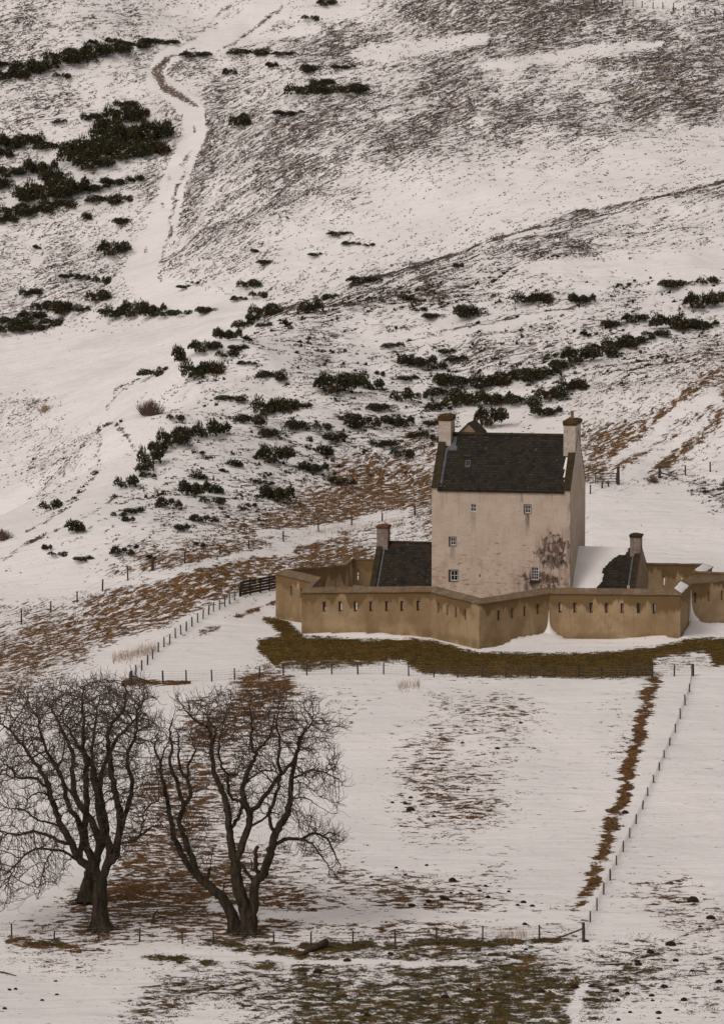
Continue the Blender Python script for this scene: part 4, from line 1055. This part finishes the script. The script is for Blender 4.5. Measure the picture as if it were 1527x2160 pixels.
BUSH = {
 'slope': '''383,770,35,38 430,752,58,26 480,718,52,28 510,697,40,20 560,673,60,32 535,682,30,20 607,690,20,18 652,662,45,28 678,637,30,12 525,720,22,14 427,805,75,42 480,760,44,16 505,745,42,14 555,692,30,12 320,800,50,20 345,782,22,10 572,812,52,24 522,775,36,10 487,850,55,14 575,880,68,42 612,868,32,24 645,862,32,12 527,902,55,26 437,930,45,38 470,922,36,28 395,930,38,28 365,950,58,42 335,965,40,30 318,988,48,44 303,1000,32,24 267,1033,46,26 312,1010,30,14 370,892,30,14 420,960,24,8 572,930,52,20 630,915,56,22 680,912,30,16 712,838,85,44 745,815,50,30 578,985,66,40 692,970,44,26 710,940,50,22 662,1002,54,26 722,1028,52,20 502,990,42,17 475,998,24,9 425,1015,48,13 410,1050,56,38 460,1045,46,20 448,1067,44,15 357,1077,46,26 585,1062,62,38 532,1070,20,10 555,1025,42,12 107,1078,42,22 750,912,42,26 730,890,52,14 166,1129,50,28 103,1163,24,14 122,1177,35,10 178,1189,42,12 258,1177,42,22 282,1157,22,8 386,1125,32,18 430,1108,52,20 276,1104,30,14 420,1155,22,10 322,1181,26,10 252,1092,30,12 284,1088,42,14''',
 'ridge': '''971,565,24,12 766,602,62,16 700,632,34,12 861,635,38,12 1126,650,68,28 1229,647,50,24 914,680,48,13 991,680,66,30 886,660,30,9 826,737,42,10 1429,617,78,18 1494,605,42,16 1481,660,66,36 1514,640,30,22 1410,700,60,36 1450,700,60,28 1484,700,60,22 1294,695,52,16 1339,685,48,20 1239,712,26,14 1384,715,50,14 1349,732,60,22 1309,742,60,30 1269,757,60,30 1224,772,70,34 1184,787,50,24 1179,757,24,12 1154,800,46,26 1124,815,56,34 1079,808,60,28 1034,825,70,34 989,825,60,28 944,822,60,30 939,845,70,26 889,840,24,12 849,850,46,26 1164,850,56,30 1209,830,50,32 1104,865,60,28 1044,862,70,34 974,860,62,26 919,868,42,20 1034,905,58,44 1154,882,58,24 914,903,38,14 919,935,22,18 804,873,62,18 774,910,50,30 839,905,62,24 879,925,38,14 809,950,52,18 849,970,42,18 924,783,38,16 961,768,40,16 881,780,72,28 946,752,38,12 864,810,46,14 801,795,20,12 790,825,40,24''',
 'bank': '''20,183,62,28 55,172,62,32 90,160,54,28 130,150,62,36 165,150,60,36 200,135,54,34 240,125,62,28 280,112,54,18 320,102,52,15 355,98,36,12 240,96,32,14 197,98,20,12 5,150,40,14 130,172,30,12''',
 'road': '''410,130,54,14 525,128,72,16 597,122,42,10 575,146,26,14 485,162,26,16 655,160,42,20 650,210,80,28 680,182,42,18 725,150,44,10 738,205,64,22 610,252,56,13 505,272,36,30 688,18,34,16 655,48,30,12 540,535,22,8''',
 'thicket': '''298,252,28,20 265,232,42,16 192,262,36,20 125,264,24,9 260,275,70,45 325,310,60,50 280,325,90,55 235,315,72,45 315,340,62,40 265,352,82,40 210,345,82,50 165,355,72,40 195,372,70,30 115,335,72,25 30,325,62,35 60,315,50,25 5,338,36,26 85,380,62,35 115,402,62,35 145,425,72,45 100,440,82,50 60,440,62,35 30,468,62,30 75,465,60,26 120,455,62,26 195,415,62,20 248,400,62,18 285,388,34,14 218,440,62,22 260,430,34,14 187,468,26,16 260,482,44,16 238,550,56,34 80,528,20,10 5,410,42,28 20,385,50,24 10,480,44,24 345,325,24,18 225,290,50,30 180,325,50,24 310,300,50,20''',
 'left': '''65,630,42,20 142,592,32,12 175,595,28,16 215,605,32,20 207,640,44,26 135,672,58,32 90,662,42,22 65,682,50,22 15,710,62,22 45,702,52,24 80,702,62,18 108,692,42,18 250,678,50,30 282,675,52,36 320,675,52,34 352,672,42,14 388,668,32,12 434,665,42,16 172,662,30,14 225,668,34,14 20,690,40,20''',
 'gully': '''390,612,32,8 413,600,18,8 525,612,42,18 545,632,32,14 505,638,30,12 563,562,42,10 668,545,32,8 742,522,34,9 715,503,44,8 780,522,24,7''',
}
WHERE = {'slope': 'on the slope left of the castle', 'ridge': 'on the near hill behind the castle', 'bank': 'above the road bend', 'road': 'on the heath right of the road',
         'thicket': 'in the thicket left of the road', 'left': 'edging the flat snow field', 'gully': 'on the snow between road and ridge'}
def ordn(k):
    return f"{k}{'th' if 10 <= k % 100 <= 20 else {1: 'st', 2: 'nd', 3: 'rd'}.get(k % 10, 'th')}"
def size_word(w_, h_):
    a = w_ * h_
    s = 'big' if a > 1900 else 'middling' if a > 800 else 'small' if a > 330 else 'tiny'
    f_ = 'flat spreading' if w_ / h_ > 2.6 else 'broad' if w_ / h_ > 1.75 else 'rounded bushy' if w_ / h_ > 1.2 else 'upright'
    return s, f_
k_all = 0
for reg, txt in BUSH.items():
    L = sorted([tuple(float(v) for v in q.split(',')) for q in txt.split()])
    hx, hy, hz = hit([q[0] for q in L], [q[1] for q in L])
    cnt = {}; tot = {}
    for q in L: tot[size_word(q[2], q[3])] = tot.get(size_word(q[2], q[3]), 0) + 1
    for (px, py, w_, h_), X, Y, Z in zip(L, hx, hy, hz):
        wm = w_ * {'ridge': 1.16, 'slope': 1.18}.get(reg, 1.2) * Y / F; hm = h_ * 1.02 * Y / F
        cls = 's' if wm < 1.5 else 'm' if wm < 2.7 else 'l'
        ms, wd, hg, dp = GM[cls]; me, sn = ms[k_all % len(ms)]; k_all += 1
        s_, f_ = size_word(w_, h_); cnt[s_, f_] = cnt.get((s_, f_), 0) + 1
        rank = '' if tot[s_, f_] == 1 else ('leftmost ' if cnt[s_, f_] == 1 else 'rightmost ' if cnt[s_, f_] == tot[s_, f_] else ordn(cnt[s_, f_]) + ' from left of ')
        o = link('gorse_bush', me, None, (float(X), float(Y) + wm * .3, float(gz(X, Y + wm * .3)) - .06))
        zs_ = max(hm / hg * 1.2, .55 * wm / wd)
        o.scale = (wm / wd, min(wm / wd, 1.15), zs_); o.rotation_euler = (0, 0, 0 if k_all % 2 else math.pi)
        tag(o, f'{rank}{s_} {f_} gorse {WHERE[reg]}', 'bush', 'dark gorse bushes ' + WHERE[reg])
        if cls != 's' or k_all % 3 == 0: tag(link('snow_dusting', sn, o), kind='stuff')

# leafless shrubs, reeds
def shrub(px, py, w_, h_, label, mat, n=260, nm='bare_shrub'):
    p = ghit1(px, py); wm, hm = w_ * p.y / F, h_ * p.y / F; m = MB(); rr = random.Random(int(px))
    for _ in range(n):
        a = rr.uniform(0, 2 * math.pi); s_ = rr.uniform(.0, 1); x0, y0 = math.cos(a) * s_ * wm * .3, math.sin(a) * s_ * wm * .25
        x1, y1 = math.cos(a) * s_ * wm * .52, math.sin(a) * s_ * wm * .4; hh = hm * rr.uniform(.65, 1.05) * (1 - .45 * s_ * s_)
        m.tube([(x0, y0, 0), ((x0 + x1) / 2 + rr.uniform(-.1, .1), (y0 + y1) / 2, hh * .5), (x1 + rr.uniform(-.1, .1), y1, hh)], [.022, .016, .008], 3, False)
    return tag(m.build(nm, M[mat], None, False, p), label, 'shrub')
shrub(317, 876, 70, 34, 'rounded leafless grey brown shrub on the snow left of the near slope', 'bare_shrub', 420)
shrub(5, 1140, 50, 26, 'leafless grey shrub at the left edge below the snow field', 'bare_shrub', 200)
shrub(95, 868, 44, 16, 'low pale leafless shrub on the flat snow field near the left edge', 'dry_reed', 160)
shrub(1378, 1018, 34, 16, 'low tangled leafless shrub on the bank right of the castle', 'bare_shrub', 120)
def reeds(px0, px1, py0, py1, n, h, label):
    rr = np.random.default_rng(int(px0)); xs = rr.uniform(px0, px1, n); ys = py0 + (py1 - py0) * (xs - px0) / (px1 - px0) + rr.normal(0, 5, n)
    X, Y, Z = hit(xs, ys); a = rr.uniform(0, 6.28, n); w_ = .016; hh = h * rr.uniform(.5, 1.1, n)
    V = np.stack([np.stack([X - np.cos(a) * w_, Y - np.sin(a) * w_, Z - .03], 1), np.stack([X + np.cos(a) * w_, Y + np.sin(a) * w_, Z - .03], 1), np.stack([X + rr.normal(0, .12, n), Y + rr.normal(0, .12, n), Z + hh], 1)], 1)
    o = link('dry_reeds', mesh_np('dry_reeds', V.reshape(-1, 3), [np.arange(3 * n).reshape(-1, 3)], M['dry_reed'])); tag(o, label, kind='stuff'); o['category'] = 'reeds'
reeds(238, 330, 1395, 1372, 420, .75, 'pale dry reeds standing in snow left of the climbing wire fence')
reeds(640, 900, 1128, 1098, 300, .6, 'pale dry grass stalks in snow behind the castle left wing')
reeds(840, 885, 1452, 1446, 160, .55, 'pale dry stalks in the snow just below the castle fence')
reeds(1050, 1110, 1980, 1976, 120, .6, 'pale stalks standing by the bottom fence left of its end post')

# ------------------------------------------------------------------ molehills, dead wood
def mole_mesh(seed):
    rr = np.random.default_rng(seed); nr_, na = 7, 14; V = []
    for i in range(nr_):
        t_ = i / (nr_ - 1); r_ = math.sin(t_ * math.pi / 2)
        for k in range(na):
            a = 2 * math.pi * k / na; j = 1 + rr.normal(0, .10)
            V.append((math.cos(a) * r_ * j, math.sin(a) * r_ * j * .8, .75 * math.cos(t_ * math.pi / 2) * (1 + rr.normal(0, .10)) - (.15 if i == nr_ - 1 else 0)))
    ii = np.arange(nr_ * na).reshape(nr_, na); nx_ = np.roll(ii, -1, 1)
    return mesh_np('molehill', np.array(V), [np.stack([ii[:-1], ii[1:], nx_[1:], nx_[:-1]], -1).reshape(-1, 4)], M['soil'])
MM = [mole_mesh(i) for i in range(5)]
def z7(l): return [(764 + x / 2, 1850 + y / 2, (s or 16) / 2) for x, y, s in l]
def z6(l): return [(600 + x / 1.647, 1400 + y / 1.647, (s or 9) / 1.647) for x, y, s in l]
def z8(l): return [(x / 2, 1850 + y / 2, (s or 12) / 2) for x, y, s in l]
MO = {'just above the bottom fence': z7([(380,18,30),(520,42,18),(495,62,18),(415,72,16),(375,70,14),(340,92,20),(355,100,26),(530,90,22),(210,125,28),(280,107,22),(265,122,14),(680,110,22),(717,126,20),(685,203,20),(500,118,14),(618,65,10),(655,122,10)]),
 'at the right edge of the snow field': z7([(1395,105,45),(1470,178,35),(1425,213,14)]),
 'in the foreground snow at lower right': z7([(965,466,24),(1047,460,24),(1070,487,26),(1118,497,22),(1078,525,20),(1273,468,30),(1322,357,24),(1393,400,20),(1358,524,26),(1325,565,20),(1250,578,24),(1505,447,30),(1080,607,14),(1220,505,22),(1225,525,14),(1215,322,30),(1165,375,28),(945,275,20),(1300,290,40),(1250,600,14),(1130,575,14),(1160,360,22)]),
 'in the grassy foreground below the bottom fence': z7([(490,482,24),(350,512,32),(252,525,24),(755,487,34),(895,470,32),(118,328,22),(20,588,26),(10,607,20),(690,310,16)]) + z8([(1465,357,30),(1340,405,36),(1425,465,14)]),
 'on the open snow at lower left': z8([(235,443,14),(40,480,14),(66,477,12),(240,500,12),(178,524,12),(20,560,8)]),
 'in the middle of the fenced snow field': z6([(438,468,14),(420,489,14),(437,510,26),(375,485,12),(637,440,14),(740,297,16),(618,277,12),(510,350,12),(518,533,14),(301,745,12),(420,737,14),(388,712,10),(494,703,10),(660,233,12),(820,208,12),(480,492,10),(868,296,8)]),
 'between the brown strip and the right fence': z6([(1183,520,24)])}
k_ = 0
for reg, L in MO.items():
    L = sorted(L); hx, hy, hz = hit([q[0] for q in L], [q[1] for q in L])
    for i, ((px, py, s_), X, Y, Z) in enumerate(zip(L, hx, hy, hz)):
        r_ = max(s_ * .6 * Y / F, .13); o = link('molehill', MM[k_ % 5], None, (float(X), float(Y), float(Z))); k_ += 1
        o.scale = (r_, r_, r_ * random.uniform(.8, 1.15)); o.rotation_euler = (0, 0, random.uniform(-.4, .4))
        rk = 'lone' if len(L) == 1 else 'leftmost' if i == 0 else 'rightmost' if i == len(L) - 1 else ordn(i + 1) + ' from left'
        tag(o, f'{rk} dark earth molehill {reg}', 'molehill', 'molehills ' + reg)
def log(pts, rad, label, D=None):
    P_ = [ghit1(x, y) for x, y, *_ in pts]; P_ = [p + Vector((0, 0, q[2])) for p, q in zip(P_, pts)]
    m = MB(); m.tube([p - P_[0] for p in P_], rad, 7); return tag(m.build('fallen_branch', M['dead_wood'], None, True, P_[0]), label, 'branch')
log([(632,2018,.05),(650,2010,.12),(668,2005,.2),(688,1998,.3)], [.10,.16,.2,.22], 'dark fallen branch stub below the bottom fence right of the trees')
log([(-20,2050,.05),(10,2055,.06),(35,2061,.03)], [.05,.05,.02], 'thin dark stick lying in the snow at the lower left edge')
log([(322,1950,.05),(325,1942,.35),(333,1938,.5)], [.12,.09,.04], 'crooked dead stump between the left trees')

# ------------------------------------------------------------------ trees
def grow(limbs, crown, D0, base_px, nA, seed, depth=3.6, droop=None, infl=2.2, kill=.36, step=.22):
    """traced main limbs, then space colonisation fills the crown. returns nodes, parent, fixed radius"""
    rr = np.random.default_rng(seed)
    N = []; PAR = []; RAD = []
    def nearest(px, py):
        if not N: return -1
        q = np.array(N); x, y = to_px(q[:, 0], q[:, 1], q[:, 2]); return int(np.argmin((x - px) ** 2 + (y - py) ** 2))
    for li, (pts, r0, r1) in enumerate(limbs):
        par = -1 if li == 0 else nearest(*pts[0])
        sm = []; Q = [pts[0]] + list(pts) + [pts[-1]]          # smooth the traced line and let it meander
        for k in range(1, len(Q) - 2):
            for t_ in (0, .25, .5, .75):
                cr = lambda a, b_, c, d: .5 * (2 * b_ + (c - a) * t_ + (2 * a - 5 * b_ + 4 * c - d) * t_ ** 2 + (3 * b_ - a - 3 * c + d) * t_ ** 3)
                j = 0 if (k == 1 and t_ == 0) or li == 0 else 1.35
                sm.append((cr(Q[k-1][0], Q[k][0], Q[k+1][0], Q[k+2][0]) + rr.normal(0, 1) * j, cr(Q[k-1][1], Q[k][1], Q[k+1][1], Q[k+2][1]) + rr.normal(0, .6) * j))
        pts = sm + [pts[-1]]
        dep = 0.0 if par < 0 else N[par][1] - D0; tgt = rr.uniform(-1, 1) * depth * .8; 
        tot = sum(math.dist(a, b_) for a, b_ in zip(pts[:-1], pts[1:])); acc = 0; start = dep
        for k in range(len(pts) - 1):
            (x0, y0), (x1, y1) = pts[k], pts[k + 1]; L = math.dist((x0, y0), (x1, y1)); ns = max(1, int(L * D0 / F / step))
            for s_ in range(0 if (li == 0 and k == 0) else 1, ns + 1):
                t_ = s_ / ns; g = (acc + L * t_) / max(tot, 1)
                d = D0 + start + (0 if li == 0 else (tgt - start) * g * min(1, tot / 250))
                p = P3(x0 + (x1 - x0) * t_ + rr.normal(0, .6), y0 + (y1 - y0) * t_ + rr.normal(0, .6), d)
                N.append(tuple(p)); PAR.append(par); RAD.append(r0 + (r1 - r0) * g ** 1.3); par = len(N) - 1
            acc += L
    nmain = len(N)
    C = np.array(crown, float); A = []
    mnx, mny, mxx, mxy = C[:, 0].min(), C[:, 1].min(), C[:, 0].max(), C[:, 1].max()
    cx = base_px; hw = max(mxx - cx, cx - mnx)
    while len(A) < nA:
        x = rr.uniform(mnx, mxx, 4000); y = rr.uniform(mny, mxy, 4000); ok = inside(x + (vnoise(x / 26, y / 26, seed) - .5) * 64, y + (vnoise(x / 26 + 50, y / 26, seed) - .5) * 64, C) & (fbm(x / 34, y / 34, seed + 5, 2) + rr.normal(0, .06, 4000) > .38)
        edge = np.minimum(dist_poly(x, y, C) / 60, 1)
        keep = ok & (rr.random(4000) < .35 + .65 * (1 - edge) + (y < mny + (mxy - mny) * .45) * .4)
        for a_, b_, e in zip(x[keep], y[keep], edge[keep]):
            dd = rr.uniform(-1, 1) * depth * (.35 + .65 * e ** .5); A.append(tuple(P3(a_, b_, D0 + dd)))
    A = np.array(A[:nA]); N_ = np.array(N); PAR = list(PAR)
    bestd = np.full(nA, 1e9); besti = np.zeros(nA, int); alive = np.ones(nA, bool)
    def upd(i0, arr):
        nonlocal bestd, besti
        for s_ in range(0, len(arr), 500):
            blk = arr[s_:s_ + 500]; d = np.sqrt(((A[:, None] - blk[None]) ** 2).sum(-1)); j = d.argmin(1); m_ = d[np.arange(nA), j]
            better = m_ < bestd; bestd[better] = m_[better]; besti[better] = i0 + s_ + j[better]
    first = int(nmain * .0); bestd[:] = 1e9; upd(0, N_)
    nodes = [N_]; total = nmain; allN = N_.copy()
    for it in range(90):
        act = alive & (bestd < (infl if it else 9)) & (bestd > kill); alive &= bestd > kill
        if act.sum() < 3: break
        idx_ = besti[act]; vec = A[act] - allN[idx_]; vec /= np.linalg.norm(vec, axis=1)[:, None]
        uq, inv = np.unique(idx_, return_inverse=True); S = np.zeros((len(uq), 3)); np.add.at(S, inv, vec)
        S /= np.linalg.norm(S, axis=1)[:, None] + 1e-9
        S += rr.normal(0, .24, S.shape)
        if droop is not None:
            pz = allN[uq]; x_, y_ = to_px(pz[:, 0], pz[:, 1], pz[:, 2]); S[:, 2] += np.where(droop(x_, y_), -.5, .30)
        else: S[:, 2] += .28
        S /= np.linalg.norm(S, axis=1)[:, None]
        new = allN[uq] + S * step
        # give up on nodes already crowded
        allN = np.concatenate([allN, new]); PAR += list(uq); upd(total, new); total += len(new)
        if total > 22000: break
    par = np.array(PAR); nn = len(par)
    # short curved twigs at the tips
    nch = np.zeros(nn, int); np.add.at(nch, par[par >= 0], 1)
    tips = np.where((nch == 0) & (np.arange(nn) >= nmain * .6))[0]; mids = rr.choice(np.arange(nmain, nn), size=int((nn - nmain) * .28), replace=False)
    add = []; addp = []
    for t_ in np.concatenate([tips, tips[::2], mids]):
        p = allN[t_]; q = allN[par[t_]] if par[t_] >= 0 else p; d = p - q; d = d / (np.linalg.norm(d) + 1e-9) * .9 + rr.normal(0, .5, 3); d[2] += .35
        pr = t_
        for s_ in range(rr.integers(3, 8)):
            d = d / np.linalg.norm(d); p = p + d * .13; d = d + rr.normal(0, .27, 3); d[2] += .16
            add.append(p); addp.append(pr); pr = nn + len(add) - 1
    allN = np.concatenate([allN, np.array(add)]); par = np.concatenate([par, np.array(addp, int)]); nn = len(par)
    rad = np.zeros(nn); p_ = np.zeros(nn); EX = 2.35
    ch = [[] for _ in range(nn)]
    for i in range(nn):
        if par[i] >= 0: ch[par[i]].append(i)
    for i in range(nn - 1, -1, -1):      # children always have larger index
        if not ch[i]: p_[i] = .013 ** EX
        if par[i] >= 0: p_[par[i]] += p_[i]
    rad = p_ ** (1 / EX)
    rad = np.minimum(rad * .9, .11)
    rad[:nmain] = np.array(RAD)
    for i in range(nmain, nn): rad[i] = min(rad[i], rad[par[i]] * .96)
    return allN, par, rad, ch, nmain
def tree_mesh(allN, par, rad, ch, nmain, org, thick):
    """tubes for the chains of nodes; thick=True gives the main limbs, else the rest"""
    VS, FS = [], {3: [], 4: []}; off = 0; rr = np.random.default_rng(3)
    nn = len(par); main = np.arange(nn) < nmain
    def chain_from(i):
        c = [i]
        while True:
            k = [j for j in ch[c[-1]] if main[j] == thick and (thick or True)]
            if thick: k = [j for j in k if j == c[-1] + 1]
            if not k: break
            c.append(max(k, key=lambda j: rad[j]))
        return c
    done = np.zeros(nn, bool); Q = []
    for i in range(nn):
        if done[i] or main[i] != thick: continue
        c = chain_from(i); c = [j for j in c if not done[j]]
        for j in c: done[j] = True
        ids = ([par[i]] if par[i] >= 0 else []) + c
        if len(ids) < 2: continue
        P = allN[ids] - org; r = rad[ids].copy()
        if par[i] >= 0: r[0] = min(r[0], r[1] * 1.25)
        if thick and i == 0: hgt = P[:, 2] - P[0, 2]; r = r * (1 + .75 * np.exp(-hgt / .5))
        ns = 10 if r.max() > .15 else 6 if r.max() > .05 else 3
        T = np.gradient(P, axis=0); T /= np.linalg.norm(T, axis=1)[:, None] + 1e-9
        ref = np.array([.3, 1, .1]); U = np.cross(T, ref); U /= np.linalg.norm(U, axis=1)[:, None] + 1e-9; W = np.cross(T, U)
        a = np.linspace(0, 2 * np.pi, ns, endpoint=False)
        rg = r[:, None] * (1 + (rr.normal(0, .07, (len(r), ns)) if ns > 6 else 0))
        ring = P[:, None] + (U[:, None] * np.cos(a)[None, :, None] + W[:, None] * np.sin(a)[None, :, None]) * rg[..., None]
        VS.append(ring.reshape(-1, 3)); m_ = len(ids); ii = np.arange(m_ * ns).reshape(m_, ns) + off; nx_ = np.roll(ii, -1, 1)
        FS[4].append(np.stack([ii[:-1], ii[1:], nx_[1:], nx_[:-1]], -1).reshape(-1, 4)); off += m_ * ns
        if ns == 3: FS[3].append(ii[-1][None])
        else:
            Q.append(None); VS.append(P[-1][None]); FS[3].append(np.stack([ii[-1], nx_[-1], np.full(ns, off)], 1)); off += 1
    return np.concatenate(VS), [np.concatenate(f) for f in (FS[4], FS[3]) if f]
def make_tree(label, limbs, crown, base, D, nA, seed, **kw):
    allN, par, rad, ch, nm = grow(limbs, crown, D, base[0], nA, seed, **kw)
    org = allN[0].copy(); org[2] = gz(org[0], org[1])
    rt = empty('bare_tree', tuple(org), 0, label, 'tree', 'bare trees at the foot of the field')
    for th, nme, mt in ((True, 'trunk', 'bark'), (False, 'crown', 'twig')):
        V, Fc = tree_mesh(allN, par, rad, ch, nm, org, th); link(nme, mesh_np(nme, V, Fc, M[mt], True), rt)
    # roots spreading from the foot
    rr = random.Random(seed); m = MB(); r0 = rad[0]
    for k in range(7):
        a = k * .9 + rr.uniform(-.3, .3); L = r0 * rr.uniform(2.0, 3.2); x, y = math.cos(a), math.sin(a)
        pts = [(x * r0 * .5, y * r0 * .5, r0 * 1.1), (x * r0 * 1.15, y * r0 * 1.15, r0 * .35)]
        for s_ in (.6, 1.0): gx, gy = x * (r0 + L * s_ * .7), y * (r0 + L * s_ * .7); pts.append((gx, gy, gz(org[0] + gx, org[1] + gy) - org[2] - .02))
        m.tube(pts, [r0 * .45, r0 * .34, r0 * .2, r0 * .07], 7)
    m.build('root', M['bark'], rt, True)
    print(label, len(par)); return rt
def ZA(*p): return [(x / 3.6, 1400 + y / 3.6) for x, y in p]
def ZB(*p): return [(300 + x / 3.3196, 1430 + y / 3.3196) for x, y in p]
L1 = [(ZA((765,2040),(757,1900),(762,1750),(768,1640)), .50, .40),
 (ZA((765,1650),(690,1560),(600,1480),(540,1370),(480,1260),(430,1130),(385,1020),(370,920),(310,820),(220,690),(150,600),(80,510),(10,460)), .26, .045),
 (ZA((600,1480),(620,1340),(590,1200),(520,1080),(490,950),(440,800),(370,690),(330,590),(300,480),(280,380)), .19, .04),
 (ZA((765,1650),(690,1480),(640,1320),(650,1150),(660,950),(650,780),(630,600),(640,450),(620,300),(640,180)), .27, .04),
 (ZA((765,1650),(820,1520),(830,1400),(780,1260),(750,1100),(740,930),(690,760),(600,640),(540,530),(480,430)), .27, .04),
 (ZA((820,1520),(880,1450),(900,1300),(910,1150),(880,1020),(860,900),(830,720),(820,560),(850,460),(930,360),(960,240),(940,150)), .26, .04),
 (ZA((905,1300),(950,1150),(990,1000),(1000,850),(960,750),(1000,600),(1040,480),(1040,360),(1120,260)), .16, .04),
 (ZA((910,1370),(1000,1350),(1090,1290),(1180,1230),(1240,1240)), .09, .03),
 (ZA((540,1370),(440,1350),(350,1300),(250,1275),(150,1300),(60,1290),(10,1340)), .12, .04),
 (ZA((600,1500),(500,1440),(400,1420),(270,1410),(160,1480),(80,1600),(60,1700)), .09, .03),
 (ZA((490,1260),(380,1210),(290,1190),(190,1120),(60,1100)), .08, .03),
 (ZA((350,930),(250,870),(150,870),(60,780),(0,720)), .10, .035),
 (ZA((1060,1280),(1090,1200),(1100,1120),(1170,1050),(1240,1060)), .05, .03),
 (ZA((400,1420),(350,1500),(330,1580),(345,1680)), .05, .025),
 (ZA((430,800),(480,700),(490,580)), .07, .03), (ZA((385,1020),(300,980),(230,1020),(200,1090)), .06, .03), (ZA((330,600),(290,560)), .1, .08)]
C1 = [(-45,1500),(30,1480),(60,1462),(110,1448),(150,1430),(230,1424),(300,1438),(340,1480),(345,1530),(322,1580),(335,1640),(322,1700),(345,1740),(330,1790),(280,1820),(225,1800),(180,1770),(140,1780),(125,1850),(90,1885),(60,1905),(20,1915),(-45,1860)]
dr1 = lambda x, y: (x < 125) & (y > 1740)
make_tree('many-limbed bare tree in front at the left edge, its lowest boughs hanging', L1, C1, (211, 1962), 291.0, 10500, 11, depth=4.0, droop=dr1)
L2 = [(ZA((668,1800),(672,1700),(690,1600),(730,1480)), .46, .36),
 (ZA((730,1480),(745,1350),(700,1200),(590,1050),(550,850),(560,700),(500,560),(420,400),(350,300)), .25, .04),
 (ZA((730,1480),(800,1300),(790,1150),(760,1000),(780,800),(870,600),(1000,450),(1080,330)), .25, .04),
 (ZA((770,1150),(720,950),(700,700),(720,450),(760,250)), .15, .04), (ZA((590,1050),(480,900),(400,760),(250,640)), .10, .03)]
C2 = [(60,1480),(150,1440),(260,1440),(325,1480),(330,1560),(300,1650),(240,1720),(170,1700),(100,1620),(50,1550)]
make_tree('bare tree standing just behind the leftmost one, only its dark lower trunk clear', L2, C2, (186, 1898), 298.5, 3400, 12, depth=3.2)
L3 = [(ZB((655,1800),(640,1720),(615,1640),(560,1540),(480,1470),(400,1400)), .36, .25),
 (ZB((400,1400),(320,1310),(260,1210),(220,1090),(200,980),(180,870),(150,760),(130,640),(110,560),(85,480),(110,400)), .20, .04),
 (ZB((400,1400),(350,1270),(300,1130),(265,1000),(290,900),(260,800),(245,730),(215,680),(195,580),(210,470),(190,370),(215,290)), .20, .04),
 (ZB((295,900),(335,820),(320,720),(265,640),(255,500),(260,410)), .14, .04), (ZB((310,690),(335,590),(370,510),(340,420)), .09, .03),
 (ZB((445,1430),(470,1350),(480,1330)), .13, .08), (ZB((560,1540),(575,1450),(620,1430)), .05, .03), (ZB((120,600),(160,500),(200,430)), .06, .03), (ZB((280,1060),(340,1060),(430,1020)), .05, .03)]
C3 = [(318,1580),(332,1530),(360,1510),(385,1520),(420,1535),(425,1570),(412,1620),(420,1700),(400,1730),(430,1760),(455,1800),(445,1850),(400,1840),(340,1800),(325,1700)]
make_tree('twin-stemmed bare tree leaning left from the shared roots, middle of the group', L3, C3, (497, 1972), 290.6, 1500, 13, depth=2.6, infl=1.6)
L4 = [(ZB((742,1840),(735,1680),(700,1560),(668,1450),(655,1300)), .46, .33),
 (ZB((655,1300),(625,1180),(610,1050),(600,930),(570,820),(520,700),(490,560),(480,440),(460,350),(380,310),(300,230)), .25, .04),
 (ZB((488,460),(510,370),(470,300),(440,200)), .08, .03),
 (ZB((618,1060),(665,990),(690,930),(685,870),(620,830),(600,720),(600,670)), .12, .09), (ZB((690,680),(600,670),(550,600),(535,480),(560,360),(600,260)), .08, .03),
 (ZB((655,1300),(700,1170),(740,1050),(750,950),(715,870),(710,740),(760,620),(790,540),(760,440),(770,330),(750,200)), .24, .04),
 (ZB((750,950),(820,890),(880,800),(950,700),(1000,650),(1070,560),(1110,440),(1150,300)), .15, .04),
 (ZB((980,665),(950,560),(965,450),(940,350),(960,230)), .10, .03), (ZB((790,540),(850,470),(900,400),(920,300)), .08, .03), (ZB((730,745),(790,680),(860,650),(930,655)), .06, .04),
 (ZB((762,1780),(785,1620),(790,1450),(850,1370),(890,1250),(910,1180),(940,1080),(1000,980),(1040,850),(1040,720),(1070,600),(1090,500),(1100,420),(1180,330),(1200,260)), .33, .04),
 (ZB((930,1080),(890,1000),(900,920),(940,800),(960,700)), .12, .09),
 (ZB((925,1175),(1000,1130),(1120,1130),(1190,1090),(1290,1130),(1350,1230),(1390,1330)), .12, .03), (ZB((1120,1130),(1200,1180),(1270,1280),(1350,1380)), .07, .025),
 (ZB((1045,710),(1100,690),(1190,650),(1310,680),(1380,720)), .07, .025), (ZB((1045,850),(1130,840),(1200,880)), .05, .03), (ZB((770,1040),(860,980),(880,940),(960,960)), .08, .03),
 (ZB((820,1380),(795,1330),(800,1250),(806,1180)), .15, .11), (ZB((775,1430),(740,1370),(700,1310)), .12, .09), (ZB((770,1360),(765,1280)), .07, .05),
 (ZB((1035,920),(1090,940),(1140,980)), .04, .025), (ZB((1070,740),(1130,740),(1190,790)), .04, .025)]
C4 = [(375,1500),(365,1475),(400,1458),(470,1456),(510,1464),(560,1462),(610,1475),(640,1490),(668,1498),(690,1520),(712,1570),(722,1640),(715,1720),(728,1760),(722,1860),(700,1850),(670,1815),(640,1825),(600,1790),(570,1690),(520,1740),(470,1720),(440,1640),(410,1570)]
dr4 = lambda x, y: (x > 605) & (y > 1600)
make_tree('tallest bare tree of the middle group with forked trunk and a drooping right bough', L4, C4, (524, 1980), 289.6, 5800, 14, depth=3.6, droop=dr4, infl=1.7)
print('objects', len(bpy.data.objects))
